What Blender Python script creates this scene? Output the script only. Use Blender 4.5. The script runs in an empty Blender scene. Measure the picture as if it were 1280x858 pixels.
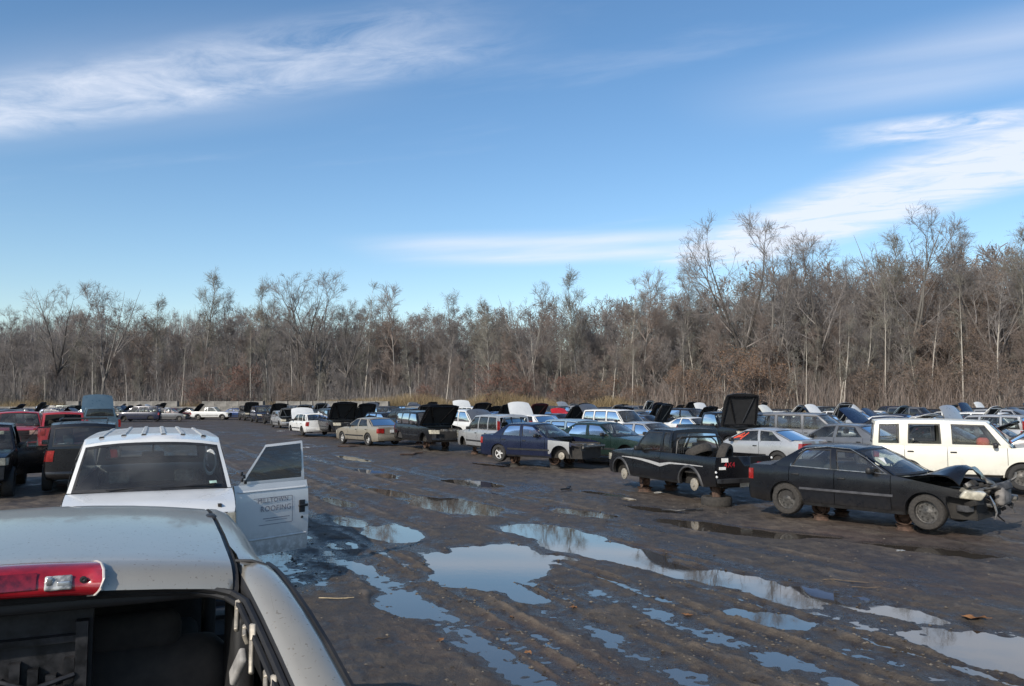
import bpy, math, random
import numpy as np
from mathutils import Vector, Matrix

R = math.radians
scene = bpy.context.scene
col = scene.collection

# ------------------------------------------------------------------ camera
CAM_H = 2.35
cam_data = bpy.data.cameras.new("camera")
cam = bpy.data.objects.new("camera", cam_data)
col.objects.link(cam)
cam.location = (0, 0, CAM_H)
cam.rotation_euler = (R(90 + 4.17), 0, 0)
cam_data.sensor_width = 36
cam_data.lens = 28.1
cam_data.clip_start = 0.05
cam_data.clip_end = 9000
scene.camera = cam

# ------------------------------------------------------------------ light
SUN_BEARING = 214.0      # the sun stands behind the camera, to its left
SUN_ELEV = 31.0
sun_data = bpy.data.lights.new("sun", 'SUN')
sun_data.energy = 3.6
sun_data.angle = R(0.53)
sun_data.color = (1.0, 0.93, 0.82)
sun = bpy.data.objects.new("sun", sun_data)
col.objects.link(sun)
_b, _e = R(SUN_BEARING), R(SUN_ELEV)
to_sun = Vector((math.sin(_b) * math.cos(_e), math.cos(_b) * math.cos(_e), math.sin(_e)))
sun.rotation_euler = (-to_sun).to_track_quat('-Z', 'Y').to_euler()
sun.location = to_sun * 50

scene.view_settings.view_transform = 'Standard'
scene.view_settings.look = 'None'
scene.view_settings.exposure = 0.22
scene.view_settings.gamma = 1.0
scene.view_settings.use_curve_mapping = False
scene.render.engine = 'CYCLES'


class NT:
    """tiny node-tree helper"""
    def __init__(self, tree):
        self.t = tree
        self.n = tree.nodes
        self.l = tree.links

    def node(self, typ, **kw):
        n = self.n.new(typ)
        for k, v in kw.items():
            setattr(n, k, v)
        return n

    def put(self, sock, val):
        if hasattr(val, 'is_linked'):
            self.l.new(val, sock)
        elif val is not None:
            try:
                sock.default_value = val
            except Exception:
                sock.default_value = (val[0], val[1], val[2], 1.0) if hasattr(val, '__len__') else val

    def math(self, op, a, b=None, c=None, clamp=False):
        n = self.node('ShaderNodeMath', operation=op, use_clamp=clamp)
        self.put(n.inputs[0], a)
        if b is not None:
            self.put(n.inputs[1], b)
        if c is not None:
            self.put(n.inputs[2], c)
        return n.outputs[0]

    def mix(self, fac, a, b):
        n = self.node('ShaderNodeMix', data_type='RGBA')
        self.put(n.inputs[0], fac)
        self.put(n.inputs[6], (*a, 1) if isinstance(a, tuple) and len(a) == 3 else a)
        self.put(n.inputs[7], (*b, 1) if isinstance(b, tuple) and len(b) == 3 else b)
        return n.outputs[2]

    def noise(self, vec, scale, detail=4, rough=0.55, dist=0.0):
        n = self.node('ShaderNodeTexNoise')
        if vec is not None:
            self.l.new(vec, n.inputs['Vector'])
        n.inputs['Scale'].default_value = scale
        n.inputs['Detail'].default_value = detail
        n.inputs['Roughness'].default_value = rough
        n.inputs['Distortion'].default_value = dist
        return n.outputs['Fac']

    def ramp(self, val, lo, hi, a=0.0, b=1.0):
        n = self.node('ShaderNodeMapRange', interpolation_type='SMOOTHSTEP')
        self.put(n.inputs[0], val)
        self.put(n.inputs[1], lo)
        self.put(n.inputs[2], hi)
        self.put(n.inputs[3], a)
        self.put(n.inputs[4], b)
        return n.outputs[0]

    def bump(self, h, strength, dist):
        n = self.node('ShaderNodeBump')
        n.inputs['Strength'].default_value = strength
        n.inputs['Distance'].default_value = dist
        self.l.new(h, n.inputs['Height'])
        return n.outputs[0]


# ------------------------------------------------------------------ sky
world = bpy.data.worlds.new("World")
scene.world = world
world.use_nodes = True
w = NT(world.node_tree)
w.n.clear()
w_out = w.node('ShaderNodeOutputWorld')
w_bg = w.node('ShaderNodeBackground')
w_bg.inputs['Strength'].default_value = 0.140
w.l.new(w_bg.outputs[0], w_out.inputs[0])
sky = w.node('ShaderNodeTexSky', sky_type='NISHITA')
sky.sun_disc = False
sky.sun_elevation = R(SUN_ELEV)
sky.sun_rotation = R(SUN_BEARING)
sky.air_density = 1.0
sky.dust_density = 0.8
sky.ozone_density = 1.2
tc = w.node('ShaderNodeTexCoord')
sep = w.node('ShaderNodeSeparateXYZ')
w.l.new(tc.outputs['Generated'], sep.inputs[0])
dz = w.math('MAXIMUM', sep.outputs[2], 0.035)
cu = w.math('DIVIDE', sep.outputs[0], dz)
cv = w.math('DIVIDE', sep.outputs[1], dz)


def cloud_coord(rot, su, sv, ou=0.0, ov=0.0):
    """cloud-layer coordinates turned by rot and stretched along the wind"""
    c, s = math.cos(R(rot)), math.sin(R(rot))
    a = w.math('ADD', w.math('MULTIPLY', cu, c), w.math('MULTIPLY', cv, s))
    b = w.math('ADD', w.math('MULTIPLY', cu, -s), w.math('MULTIPLY', cv, c))
    n = w.node('ShaderNodeCombineXYZ')
    w.put(n.inputs[0], w.math('MULTIPLY_ADD', a, su, ou))
    w.put(n.inputs[1], w.math('MULTIPLY_ADD', b, sv, ov))
    return n.outputs[0]


def band(x0, y0, x1, y1, width, fade):
    """soft cloud bank between two points of the cloud layer"""
    L = math.hypot(x1 - x0, y1 - y0)
    ax, ay = (x1 - x0) / L, (y1 - y0) / L
    mx, my = (x0 + x1) / 2, (y0 + y1) / 2
    a = w.math('ADD', w.math('MULTIPLY', w.math('SUBTRACT', cu, mx), ax),
               w.math('MULTIPLY', w.math('SUBTRACT', cv, my), ay))
    b = w.math('ADD', w.math('MULTIPLY', w.math('SUBTRACT', cu, mx), -ay),
               w.math('MULTIPLY', w.math('SUBTRACT', cv, my), ax))
    fa = w.ramp(w.math('ABSOLUTE', a), L / 2 - fade, L / 2 + fade, 1, 0)
    fb = w.ramp(w.math('ABSOLUTE', b), width * 0.25, width, 1, 0)
    return w.math('MULTIPLY', fa, fb)


fine = w.noise(cloud_coord(-20, 1.25, 2.2), 2.3, 10, 0.64, 0.55)
soft = w.noise(cloud_coord(-20, 0.5, 1.4, 3.1, 1.7), 1.1, 5, 0.5, 0.3)
rest = w.noise(cloud_coord(-15, 0.35, 0.9, 7.3, 4.4), 0.8, 8, 0.6, 0.4)
b1 = band(-3.2, 3.2, -0.15, 2.13, 0.30, 0.35)
b2 = band(-0.7, 5.35, 1.6, 5.05, 0.75, 0.5)
b3 = band(1.35, 5.7, 2.2, 2.75, 0.64, 0.4)
b5 = band(1.35, 2.95, 1.9, 2.75, 0.22, 0.25)
b4 = band(0.95, 2.55, 2.4, 1.7, 0.45, 0.5)
b1 = w.math('MULTIPLY', b1, w.math('MULTIPLY_ADD', w.math('SUBTRACT', fine, 0.5), 1.8, 0.36), clamp=True)
b1v = band(-3.4, 3.1, -0.7, 2.35, 0.55, 0.6)
b1 = w.math('ADD', b1, w.math('MULTIPLY', b1v, w.math('MULTIPLY_ADD', soft, 0.5, -0.08)), clamp=True)
b2 = w.math('MULTIPLY', b2, w.math('MULTIPLY_ADD', w.math('SUBTRACT', soft, 0.5), 2.0, 0.58), clamp=True)
b3 = w.math('MULTIPLY', b3, w.math('MULTIPLY_ADD', w.math('SUBTRACT', fine, 0.47), 3.2, 0.92), clamp=True)
b4 = w.math('MULTIPLY', b4, w.math('MULTIPLY_ADD', w.math('SUBTRACT', soft, 0.5), 1.2, 0.32), clamp=True)
everywhere = w.ramp(rest, 0.60, 0.90, 0, 0.45)
dens = w.math('MAXIMUM', w.math('MAXIMUM', b1, b2), w.math('MAXIMUM', b3, b4))
b5 = w.math('MULTIPLY', b5, w.math('MULTIPLY_ADD', w.math('SUBTRACT', fine, 0.5), 4.0, 0.7), clamp=True)
dens = w.math('MAXIMUM', w.math('MAXIMUM', dens, b5), everywhere)
dens = w.math('MULTIPLY', dens, w.ramp(sep.outputs[2], 0.01, 0.14), clamp=True)
dens = w.math('MULTIPLY', dens, 0.86)
blue = w.node('ShaderNodeHueSaturation')
blue.inputs['Saturation'].default_value = 1.22
blue.inputs['Value'].default_value = 1.0
w.l.new(sky.outputs[0], blue.inputs['Color'])
sky_mix = w.mix(dens, blue.outputs[0], (5.5, 5.8, 6.5))
w.l.new(sky_mix, w_bg.inputs['Color'])


# ------------------------------------------------------------------ helpers
def tag(o, label=None, cat=None, group=None, kind=None):
    if label:
        o['label'] = label
    if cat:
        o['category'] = cat
    if group:
        o['group'] = group
    if kind:
        o['kind'] = kind
    return o


def empty(name, loc=(0, 0, 0), rz=0.0):
    o = bpy.data.objects.new(name, None)
    o.empty_display_size = 0.2
    col.objects.link(o)
    o.location = loc
    o.rotation_euler = (0, 0, rz)
    return o


class MB:
    """collects faces for one mesh"""
    def __init__(self):
        self.v, self.f, self.m = [], [], []

    def face(self, pts, mat=0):
        i = len(self.v)
        self.v.extend([tuple(p) for p in pts])
        self.f.append(tuple(range(i, i + len(pts))))
        self.m.append(mat)

    def grid(self, rows, mat=0, closed=False, flip=False, keep=None):
        """rows: list of equal-length point lists"""
        i0 = len(self.v)
        n = len(rows[0])
        for r in rows:
            self.v.extend([tuple(p) for p in r])
        for a in range(len(rows) - 1):
            for b in range(n if closed else n - 1):
                if keep and not keep(a, b):
                    continue
                c = (b + 1) % n
                q = (i0 + a * n + b, i0 + a * n + c, i0 + (a + 1) * n + c, i0 + (a + 1) * n + b)
                self.f.append(q[::-1] if flip else q)
                self.m.append(mat)

    def box(self, x0, x1, y0, y1, z0, z1, mat=0, tf=None):
        c = [(x, y, z) for x in (x0, x1) for y in (y0, y1) for z in (z0, z1)]
        if tf:
            c = [tuple(tf @ Vector(p)) for p in c]
        i = len(self.v)
        self.v.extend(c)
        for q in ((0, 1, 3, 2), (4, 6, 7, 5), (0, 4, 5, 1), (2, 3, 7, 6), (0, 2, 6, 4), (1, 5, 7, 3)):
            self.f.append(tuple(i + k for k in q))
            self.m.append(mat)

    def rbox(self, cx, cy, cz, sx, sy, sz, r, mat=0, tf=None, seg=3):
        """rounded cushion-like box: stacked rounded rectangles"""
        rows = []
        hx, hy, hz = sx / 2, sy / 2, sz / 2
        r = min(r, hx, hy, hz)

        def ring(inset, z):
            pts = []
            for (qx, qy, a0) in ((1, 1, 0), (-1, 1, 90), (-1, -1, 180), (1, -1, 270)):
                for k in range(seg + 1):
                    a = R(a0 + 90 * k / seg)
                    pts.append(Vector((cx + qx * (hx - r) + (r - inset) * math.cos(a),
                                       cy + qy * (hy - r) + (r - inset) * math.sin(a), z)))
            return pts
        for k in range(seg + 1):
            a = R(90 * k / seg)
            rows.append(ring(r * (1 - math.sin(a)) * 0.999, cz - hz + r * (1 - math.cos(a))))
        for k in range(seg + 1):
            a = R(90 * (1 - k / seg))
            rows.append(ring(r * (1 - math.sin(a)) * 0.999, cz + hz - r * (1 - math.cos(a))))
        if tf:
            rows = [[tf @ p for p in row] for row in rows]
        self.grid(rows, mat, closed=True)
        self.face(rows[0][::-1], mat)
        self.face(rows[-1], mat)

    def tube(self, pts, radii, n=8, mat=0, caps=True):
        rows = []
        up = Vector((0, 0, 1))
        pts = [Vector(p) for p in pts]
        for i, p in enumerate(pts):
            d = (pts[min(i + 1, len(pts) - 1)] - pts[max(i - 1, 0)]).normalized()
            a = d.cross(up)
            if a.length < 0.05:
                a = d.cross(Vector((1, 0, 0)))
            a.normalize()
            b = d.cross(a)
            r = radii[i] if hasattr(radii, '__len__') else radii
            rows.append([p + (a * math.cos(2 * math.pi * k / n) + b * math.sin(2 * math.pi * k / n)) * r for k in range(n)])
        self.grid(rows, mat, closed=True)
        if caps:
            self.face(rows[0][::-1], mat)
            self.face(rows[-1], mat)

    def lathe(self, prof, n=24, mat=0, axis='y', tf=None, mats=None):
        """prof: list of (radius, offset along the axis)"""
        rows = []
        for (r, o) in prof:
            row = []
            for k in range(n):
                a = 2 * math.pi * k / n
                if axis == 'y':
                    p = Vector((r * math.cos(a), o, r * math.sin(a)))
                else:
                    p = Vector((r * math.cos(a), r * math.sin(a), o))
                row.append(tf @ p if tf else p)
            rows.append(row)
        for i in range(len(rows) - 1):
            self.grid(rows[i:i + 2], mats[i] if mats else mat, closed=True)

    def mesh(self, name, mats, smooth=40):
        me = bpy.data.meshes.new(name)
        me.from_pydata(self.v, [], self.f)
        for m in mats:
            me.materials.append(m)
        if len(mats) > 1:
            me.polygons.foreach_set('material_index', self.m)
        if smooth:
            # weld equal points so that shading is continuous
            import bmesh
            bm = bmesh.new()
            bm.from_mesh(me)
            bmesh.ops.remove_doubles(bm, verts=bm.verts, dist=0.0008)
            bm.to_mesh(me)
            bm.free()
            me.polygons.foreach_set('use_smooth', [True] * len(me.polygons))
            me.set_sharp_from_angle(angle=R(smooth))
        me.update()
        return me

    def build(self, name, mats, parent=None, loc=None, smooth=40):
        me = self.mesh(name, mats if isinstance(mats, (list, tuple)) else [mats], smooth)
        return link(name, me, parent, loc)


def link(name, me, parent=None, loc=None, rot=None):
    o = bpy.data.objects.new(name, me)
    col.objects.link(o)
    if parent:
        o.parent = parent
    if loc:
        o.location = loc
    if rot:
        o.rotation_euler = rot
    return o


# value noise on arrays
def vnoise(x, y, seed=0):
    def h(i, j):
        n = (i * 374761393 + j * 668265263 + seed * 1442695041) & 0x7fffffff
        n = ((n ^ (n >> 13)) * 1274126177) & 0x7fffffff
        return ((n ^ (n >> 16)) & 0xffff) / 65535.0
    xi = np.floor(x).astype(np.int64)
    yi = np.floor(y).astype(np.int64)
    fx, fy = x - xi, y - yi
    fx = fx * fx * (3 - 2 * fx)
    fy = fy * fy * (3 - 2 * fy)
    return (h(xi, yi) * (1 - fx) + h(xi + 1, yi) * fx) * (1 - fy) + (h(xi, yi + 1) * (1 - fx) + h(xi + 1, yi + 1) * fx) * fy


def fbm(x, y, seed=0, oct=4, gain=0.5):
    s, a, t = 0, 1.0, 0
    for k in range(oct):
        s = s + a * (vnoise(x * 2 ** k + 17.3 * k, y * 2 ** k - 9.1 * k, seed + k) - 0.5)
        t += a
        a *= gain
    return s / t * 2


# ------------------------------------------------------------------ materials
MATS = {}


def principled(name):
    m = bpy.data.materials.new(name)
    m.use_nodes = True
    t = NT(m.node_tree)
    b = m.node_tree.nodes['Principled BSDF']
    return m, t, b


def simple(name, colour, rough=0.6, metal=0.0, spec=0.5, var=0.25, scale=6.0, bump=0.0, coat=0.0):
    """plain surface with procedural mottling"""
    m, t, b = principled(name)
    tcn = t.node('ShaderNodeTexCoord')
    n = t.noise(tcn.outputs['Object'], scale, 5, 0.6)
    dark = tuple(c * (1 - var) for c in colour)
    light = tuple(min(1, c * (1 + var)) for c in colour)
    t.put(b.inputs['Base Color'], t.mix(t.ramp(n, 0.3, 0.7), dark, light))
    t.put(b.inputs['Roughness'], t.ramp(n, 0.3, 0.7, max(0.03, rough - 0.1), min(1, rough + 0.1)))
    b.inputs['Metallic'].default_value = metal
    b.inputs['Specular IOR Level'].default_value = spec
    b.inputs['Coat Weight'].default_value = coat
    if bump:
        n2 = t.noise(tcn.outputs['Object'], scale * 6, 4, 0.6)
        t.l.new(t.bump(n2, 0.6, bump), b.inputs['Normal'])
    MATS[name] = m
    return m


def paint(name, colour, metal=0.0, rough=0.27, dirt=0.42, coat=0.45, spots=False):
    """weathered car paint: dust film, mud splashed along the sills, faded patches"""
    if name in MATS:
        return MATS[name]
    m, t, b = principled(name)
    tcn = t.node('ShaderNodeTexCoord')
    sp = t.node('ShaderNodeSeparateXYZ')
    t.l.new(tcn.outputs['Object'], sp.inputs[0])
    n1 = t.noise(tcn.outputs['Object'], 2.2, 6, 0.62)
    n2 = t.noise(tcn.outputs['Object'], 14.0, 5, 0.65)
    geo = t.node('ShaderNodeNewGeometry')
    gz = t.node('ShaderNodeSeparateXYZ')
    t.l.new(geo.outputs['Position'], gz.inputs[0])
    splash = t.math('MULTIPLY', t.ramp(gz.outputs[2], 0.25, 0.75, 1, 0), t.ramp(n2, 0.30, 0.62), clamp=True)
    film = t.math('MULTIPLY', t.ramp(n1, 0.35, 0.75), 0.20)
    fac = t.math('MULTIPLY', t.math('ADD', splash, film, clamp=True), dirt)
    base = t.mix(t.ramp(n1, 0.25, 0.75), tuple(c * 0.86 for c in colour), tuple(min(1, c * 1.08 + 0.003) for c in colour))
    if spots:      # dried rain spots, fine scratches and grit on the near roof
        s1 = t.ramp(t.noise(tcn.outputs['Object'], 95.0, 2, 0.4), 0.66, 0.72)
        s2 = t.ramp(t.noise(tcn.outputs['Object'], 26.0, 6, 0.75, 1.2), 0.60, 0.74)
        mp = t.node('ShaderNodeMapping')
        mp.inputs['Rotation'].default_value = (0, 0, 0.5)
        mp.inputs['Scale'].default_value = (2.0, 90.0, 2.0)
        t.l.new(tcn.outputs['Object'], mp.inputs['Vector'])
        s3 = t.ramp(t.noise(mp.outputs[0], 1.6, 3, 0.5), 0.70, 0.74)
        grit = t.math('ADD', t.math('MULTIPLY', s1, 0.45), t.math('ADD', t.math('MULTIPLY', s2, 0.38), t.math('MULTIPLY', s3, 0.25)), clamp=True)
        fac = t.math('ADD', fac, grit, clamp=True)
    t.put(b.inputs['Base Color'], t.mix(fac, base, (0.105, 0.09, 0.072)))
    t.put(b.inputs['Roughness'], t.math('MULTIPLY_ADD', fac, 0.5, rough, clamp=True))
    b.inputs['Metallic'].default_value = metal
    t.put(b.inputs['Coat Weight'], t.math('MULTIPLY', t.math('SUBTRACT', 1.0, fac, clamp=True), coat))
    b.inputs['Coat Roughness'].default_value = 0.05
    MATS[name] = m
    return m


def glass(name, tint=(0.50, 0.56, 0.55), dust=0.10):
    m = bpy.data.materials.new(name)
    m.use_nodes = True
    t = NT(m.node_tree)
    t.n.clear()
    out = t.node('ShaderNodeOutputMaterial')
    tr = t.node('ShaderNodeBsdfTransparent')
    tr.inputs[0].default_value = (*tint, 1)
    gl = t.node('ShaderNodeBsdfGlossy')
    gl.inputs['Roughness'].default_value = 0.03
    gl.inputs['Color'].default_value = (0.95, 0.97, 1, 1)
    df = t.node('ShaderNodeBsdfDiffuse')
    df.inputs[0].default_value = (0.30, 0.29, 0.27, 1)
    fr = t.node('ShaderNodeFresnel')
    fr.inputs[0].default_value = 1.55
    tcn = t.node('ShaderNodeTexCoord')
    n = t.noise(tcn.outputs['Object'], 1.6, 3, 0.5)
    m1 = t.node('ShaderNodeMixShader')
    t.put(m1.inputs[0], t.math('MULTIPLY', t.ramp(n, 0.1, 0.95), dust))
    t.l.new(tr.outputs[0], m1.inputs[1])
    t.l.new(df.outputs[0], m1.inputs[2])
    m2 = t.node('ShaderNodeMixShader')
    t.put(m2.inputs[0], t.math('MULTIPLY', fr.outputs[0], 0.95, clamp=True))
    t.l.new(m1.outputs[0], m2.inputs[1])
    t.l.new(gl.outputs[0], m2.inputs[2])
    t.l.new(m2.outputs[0], out.inputs[0])
    MATS[name] = m
    return m


G_SIDE = glass('window_glass', (0.74, 0.79, 0.78), 0.12)
G_WIND = glass('windshield_glass', (0.62, 0.70, 0.69), 0.26)
G_DARK = glass('dark_glass', (0.10, 0.12, 0.13), 0.10)
TRIM = simple('black_trim', (0.018, 0.018, 0.019), 0.55, bump=0.0008)
RUBBER = simple('tyre_rubber', (0.026, 0.025, 0.024), 0.8, var=0.45, scale=9, bump=0.002)
MUDTYRE = simple('dusty_tyre', (0.038, 0.034, 0.030), 0.9, var=0.4, scale=9, bump=0.002)
STEEL = simple('steel_rim', (0.10, 0.095, 0.088), 0.5, metal=0.55, var=0.4, scale=9)
ALLOY = simple('alloy_rim', (0.62, 0.61, 0.59), 0.4, metal=0.35, var=0.2, scale=9)
RUST = simple('rusty_steel', (0.085, 0.052, 0.038), 0.85, metal=0.15, var=0.5, scale=14, bump=0.003)
CHASSIS = simple('grimy_underbody', (0.022, 0.020, 0.018), 0.85, var=0.5, scale=8)
ENGINE = simple('oily_engine', (0.12, 0.115, 0.105), 0.55, metal=0.4, var=0.7, scale=12)
SEATCLOTH = simple('seat_cloth', (0.26, 0.25, 0.235), 0.95, var=0.3, scale=20)
SEATDARK = simple('dark_seat_cloth', (0.035, 0.033, 0.032), 0.95, var=0.3, scale=20)
LAMP = simple('headlamp_lens', (0.42, 0.39, 0.31), 0.18, var=0.35, scale=9, coat=0.6)
TAIL = simple('tail_lamp_lens', (0.24, 0.012, 0.010), 0.2, var=0.3, scale=8, coat=0.6)
AMBER = simple('amber_lens', (0.55, 0.20, 0.03), 0.25, var=0.3, coat=0.5)
CHROME = simple('dull_chrome', (0.55, 0.55, 0.54), 0.28, metal=0.85, var=0.2)
WHITEPL = simple('white_paper', (0.74, 0.73, 0.69), 0.7, var=0.08)
UNDERHOOD = simple('hood_liner', (0.016, 0.016, 0.017), 0.9, var=0.3, bump=0.004)
BRAKE = simple('brake_drum', (0.34, 0.31, 0.26), 0.6, metal=0.3, var=0.3, scale=16)

# ================================================================== GROUND
BEAR = R(-27)                                  # the aisle runs 27 degrees left of the view
AL = (math.sin(BEAR), math.cos(BEAR))          # along the aisle
PE = (math.cos(BEAR), -math.sin(BEAR))         # across the aisle


def ap(a, p):
    """aisle coordinates to world"""
    return (a * AL[0] + p * PE[0], a * AL[1] + p * PE[1])


def to_ap(x, y):
    return x * AL[0] + y * AL[1], x * PE[0] + y * PE[1]


# puddles: centre, half length, half width, turn (deg, of the long axis from +Y clockwise), depth
PUDDLES = [
    (-0.33, 11.75, 1.45, 0.86, -4, .040), (0.62, 14.6, 1.1, 0.62, -38, .032), (1.42, 12.9, 1.35, 0.60, -32, .036),
    (-1.35, 18.3, 1.9, 0.75, -30, .040), (-2.15, 14.4, 0.95, 0.5, -20, .030), (1.45, 17.1, 1.0, 0.42, -40, .034),
    (2.75, 10.9, 0.95, 0.42, -42, .032), (3.45, 9.9, 0.55, 0.5, -30, .026), (2.75, 8.85, 0.50, 0.26, -40, .026),
    (4.35, 9.0, 0.42, 0.22, -30, .026), (4.75, 7.4, 1.05, 0.65, -20, .036), (-1.15, 23.2, 1.4, 0.55, -35, .030),
    (3.9, 15.0, 1.5, 0.50, -40, .034), (5.0, 14.3, 0.8, 0.36, -60, .030), (-3.3, 21.0, 1.2, 0.32, -30, .026),
    (-4.5, 26.5, 2.0, 0.4, -28, .022), (0.2, 9.8, 0.35, 0.2, -30, .018), (0.75, 12.2, 0.3, 0.15, -40, .02),
    (6.6, 12.8, 1.2, 0.4, -50, .026), (-2.75, 13.3, 0.55, 0.24, -25, .006), (-3.2, 15.9, 0.8, 0.30, -27, .006), (-2.1, 11.4, 0.45, 0.18, -27, .006), (-4.0, 18.8, 1.0, 0.28, -27, .006), (-1.35, 9.4, 0.6, 0.20, -28, .008), (-2.9, 20.6, 1.1, 0.28, -27, .008), (-0.9, 30.0, 1.6, 0.35, -30, .02), (9.5, 9.0, 1.5, 0.8, -40, .03),
    (-6.5, 33.0, 2.0, 0.35, -28, .02), (2.3, 20.6, 0.9, 0.3, -35, .03), (3.05, 17.6, 0.8, 0.3, -30, .03),
]
# long wet tracks: (p across the aisle, from a, to a, half width, how low)
TRACKS = [
    (3.30, 4.5, 12.0, 0.26, .030), (3.95, 5.0, 16.0, 0.10, .012), (4.55, 4.0, 13.5, 0.26, .020), (5.55, 3.5, 9.5, 0.24, .022),
    (6.35, 3.0, 8.5, 0.18, .016), (2.35, 9.5, 20.0, 0.42, .029), (3.05, 10.5, 24.0, 0.35, .029), (1.75, 11.0, 18.0, 0.36, .029),
    (7.2, 3.0, 10.0, 0.18, .014), (5.0, 12.5, 30.0, 0.22, .018), (4.0, 15.0, 40.0, 0.24, .020), (6.6, 12.0, 34.0, 0.2, .016),
    (2.6, 18.0, 50.0, 0.3, .022), (8.1, 1.0, 12.0, 0.2, .014), (7.9, 14.0, 40.0, 0.25, .015), (5.9, 20.0, 60.0, 0.25, .017),
    (4.95, 3.5, 11.0, 0.09, .016), (5.95, 3.0, 12.0, 0.10, .018), (6.8, 3.0, 11.0, 0.09, .016), (3.65, 4.5, 10.0, 0.09, .014), (7.7, 2.0, 14.0, 0.10, .014),
    (1.2, 12.0, 17.0, 0.3, .024), (3.6, 18.0, 40.0, 0.25, .020), (9.2, 4.0, 30.0, 0.2, .012),
]


def ground_height(x, y):
    """mud level in metres; the water stands at z = 0"""
    x = np.asarray(x, float)
    y = np.asarray(y, float)
    a = x * AL[0] + y * AL[1]
    p = x * PE[0] + y * PE[1]
    d = np.hypot(x, y)
    h = 0.029 + 0.014 * fbm(x * 0.33, y * 0.33, 1, 3) + 0.016 * fbm(a * 0.25, p * 1.6, 5, 4)
    near = np.clip(1.4 - d / 60.0, 0, 1)
    lumps = fbm(x * 3.1, y * 3.1, 11, 4, 0.6)
    rough_ = np.clip(0.45 + 1.4 * vnoise(x * 0.45 + 8, y * 0.45, 15), 0, 1.5)
    h = h + near * rough_ * (0.016 * lumps + 0.008 * fbm(a * 2.2, p * 9.0, 21, 3, 0.6) + 0.015 * fbm(x * 8.5, y * 8.5, 13, 3, 0.6))
    h = h + 0.010 * fbm(x * 0.9, y * 0.9, 17, 3)
    wander = 0.18 * fbm(a * 0.16, p * 0.05 + 3, 31, 2) + 0.05 * fbm(a * 0.9, p * 0.2, 33, 2)
    for i, (p0, a0, a1, hw, low) in enumerate(TRACKS):
        q = np.abs(p - p0 - wander * (1 + 0.3 * (i % 3))) / hw
        along = np.clip((a - a0) / 1.2, 0, 1) * np.clip((a1 - a) / 2.0, 0, 1)
        dip = np.clip(1.25 - q, 0, 1)
        dip = dip * dip * (3 - 2 * dip)
        rim = np.exp(-((q - 1.5) / 0.35) ** 2)
        tread = 0.0035 * np.sin(a * 2 * math.pi / 0.16 + 3.0 * np.sign(p - p0)) * dip * (0.4 + vnoise(a * 0.8, p * 2, 60 + i))
        h = h - along * dip * low * (0.75 + 0.5 * vnoise(a * 0.5, p * 1.0, 40 + i)) + along * rim * 0.030 * np.clip(vnoise(a * 1.1, p * 2.0, 50 + i) * 1.7 - 0.45, 0, 1) * (0.6 + 0.8 * vnoise(a * 5, p * 6, 55 + i)) + along * tread * near
    for i, (cx, cy, ha, hb, turn, dep) in enumerate(PUDDLES):
        t = R(turn)
        u = (x - cx) * math.sin(t) + (y - cy) * math.cos(t)
        v = (x - cx) * math.cos(t) - (y - cy) * math.sin(t)
        q = np.hypot(u / ha, v / hb) + 0.30 * fbm(x * 1.3 + i, y * 1.3, 70 + i, 3) + 0.10 * fbm(x * 5, y * 5, 90 + i, 2)
        m = np.clip((1.22 - q) / 0.42, 0, 1)
        m = m * m * (3 - 2 * m)
        h = h * (1 - m) + (-dep + 0.55 * (h - 0.03)) * m
    # higher, drier ground under the parked rows and beside the near truck
    side = np.clip((1.6 - p) / 1.0, 0, 1) + np.clip((p - 10.6) / 1.5, 0, 1) * 0.6
    wet = np.zeros_like(h)
    h = h + np.clip(side, 0, 1) * np.clip(0.020 - np.minimum(h, 0.02) * 0.2, 0, 0.02) * (h > -0.02)
    return h


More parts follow.
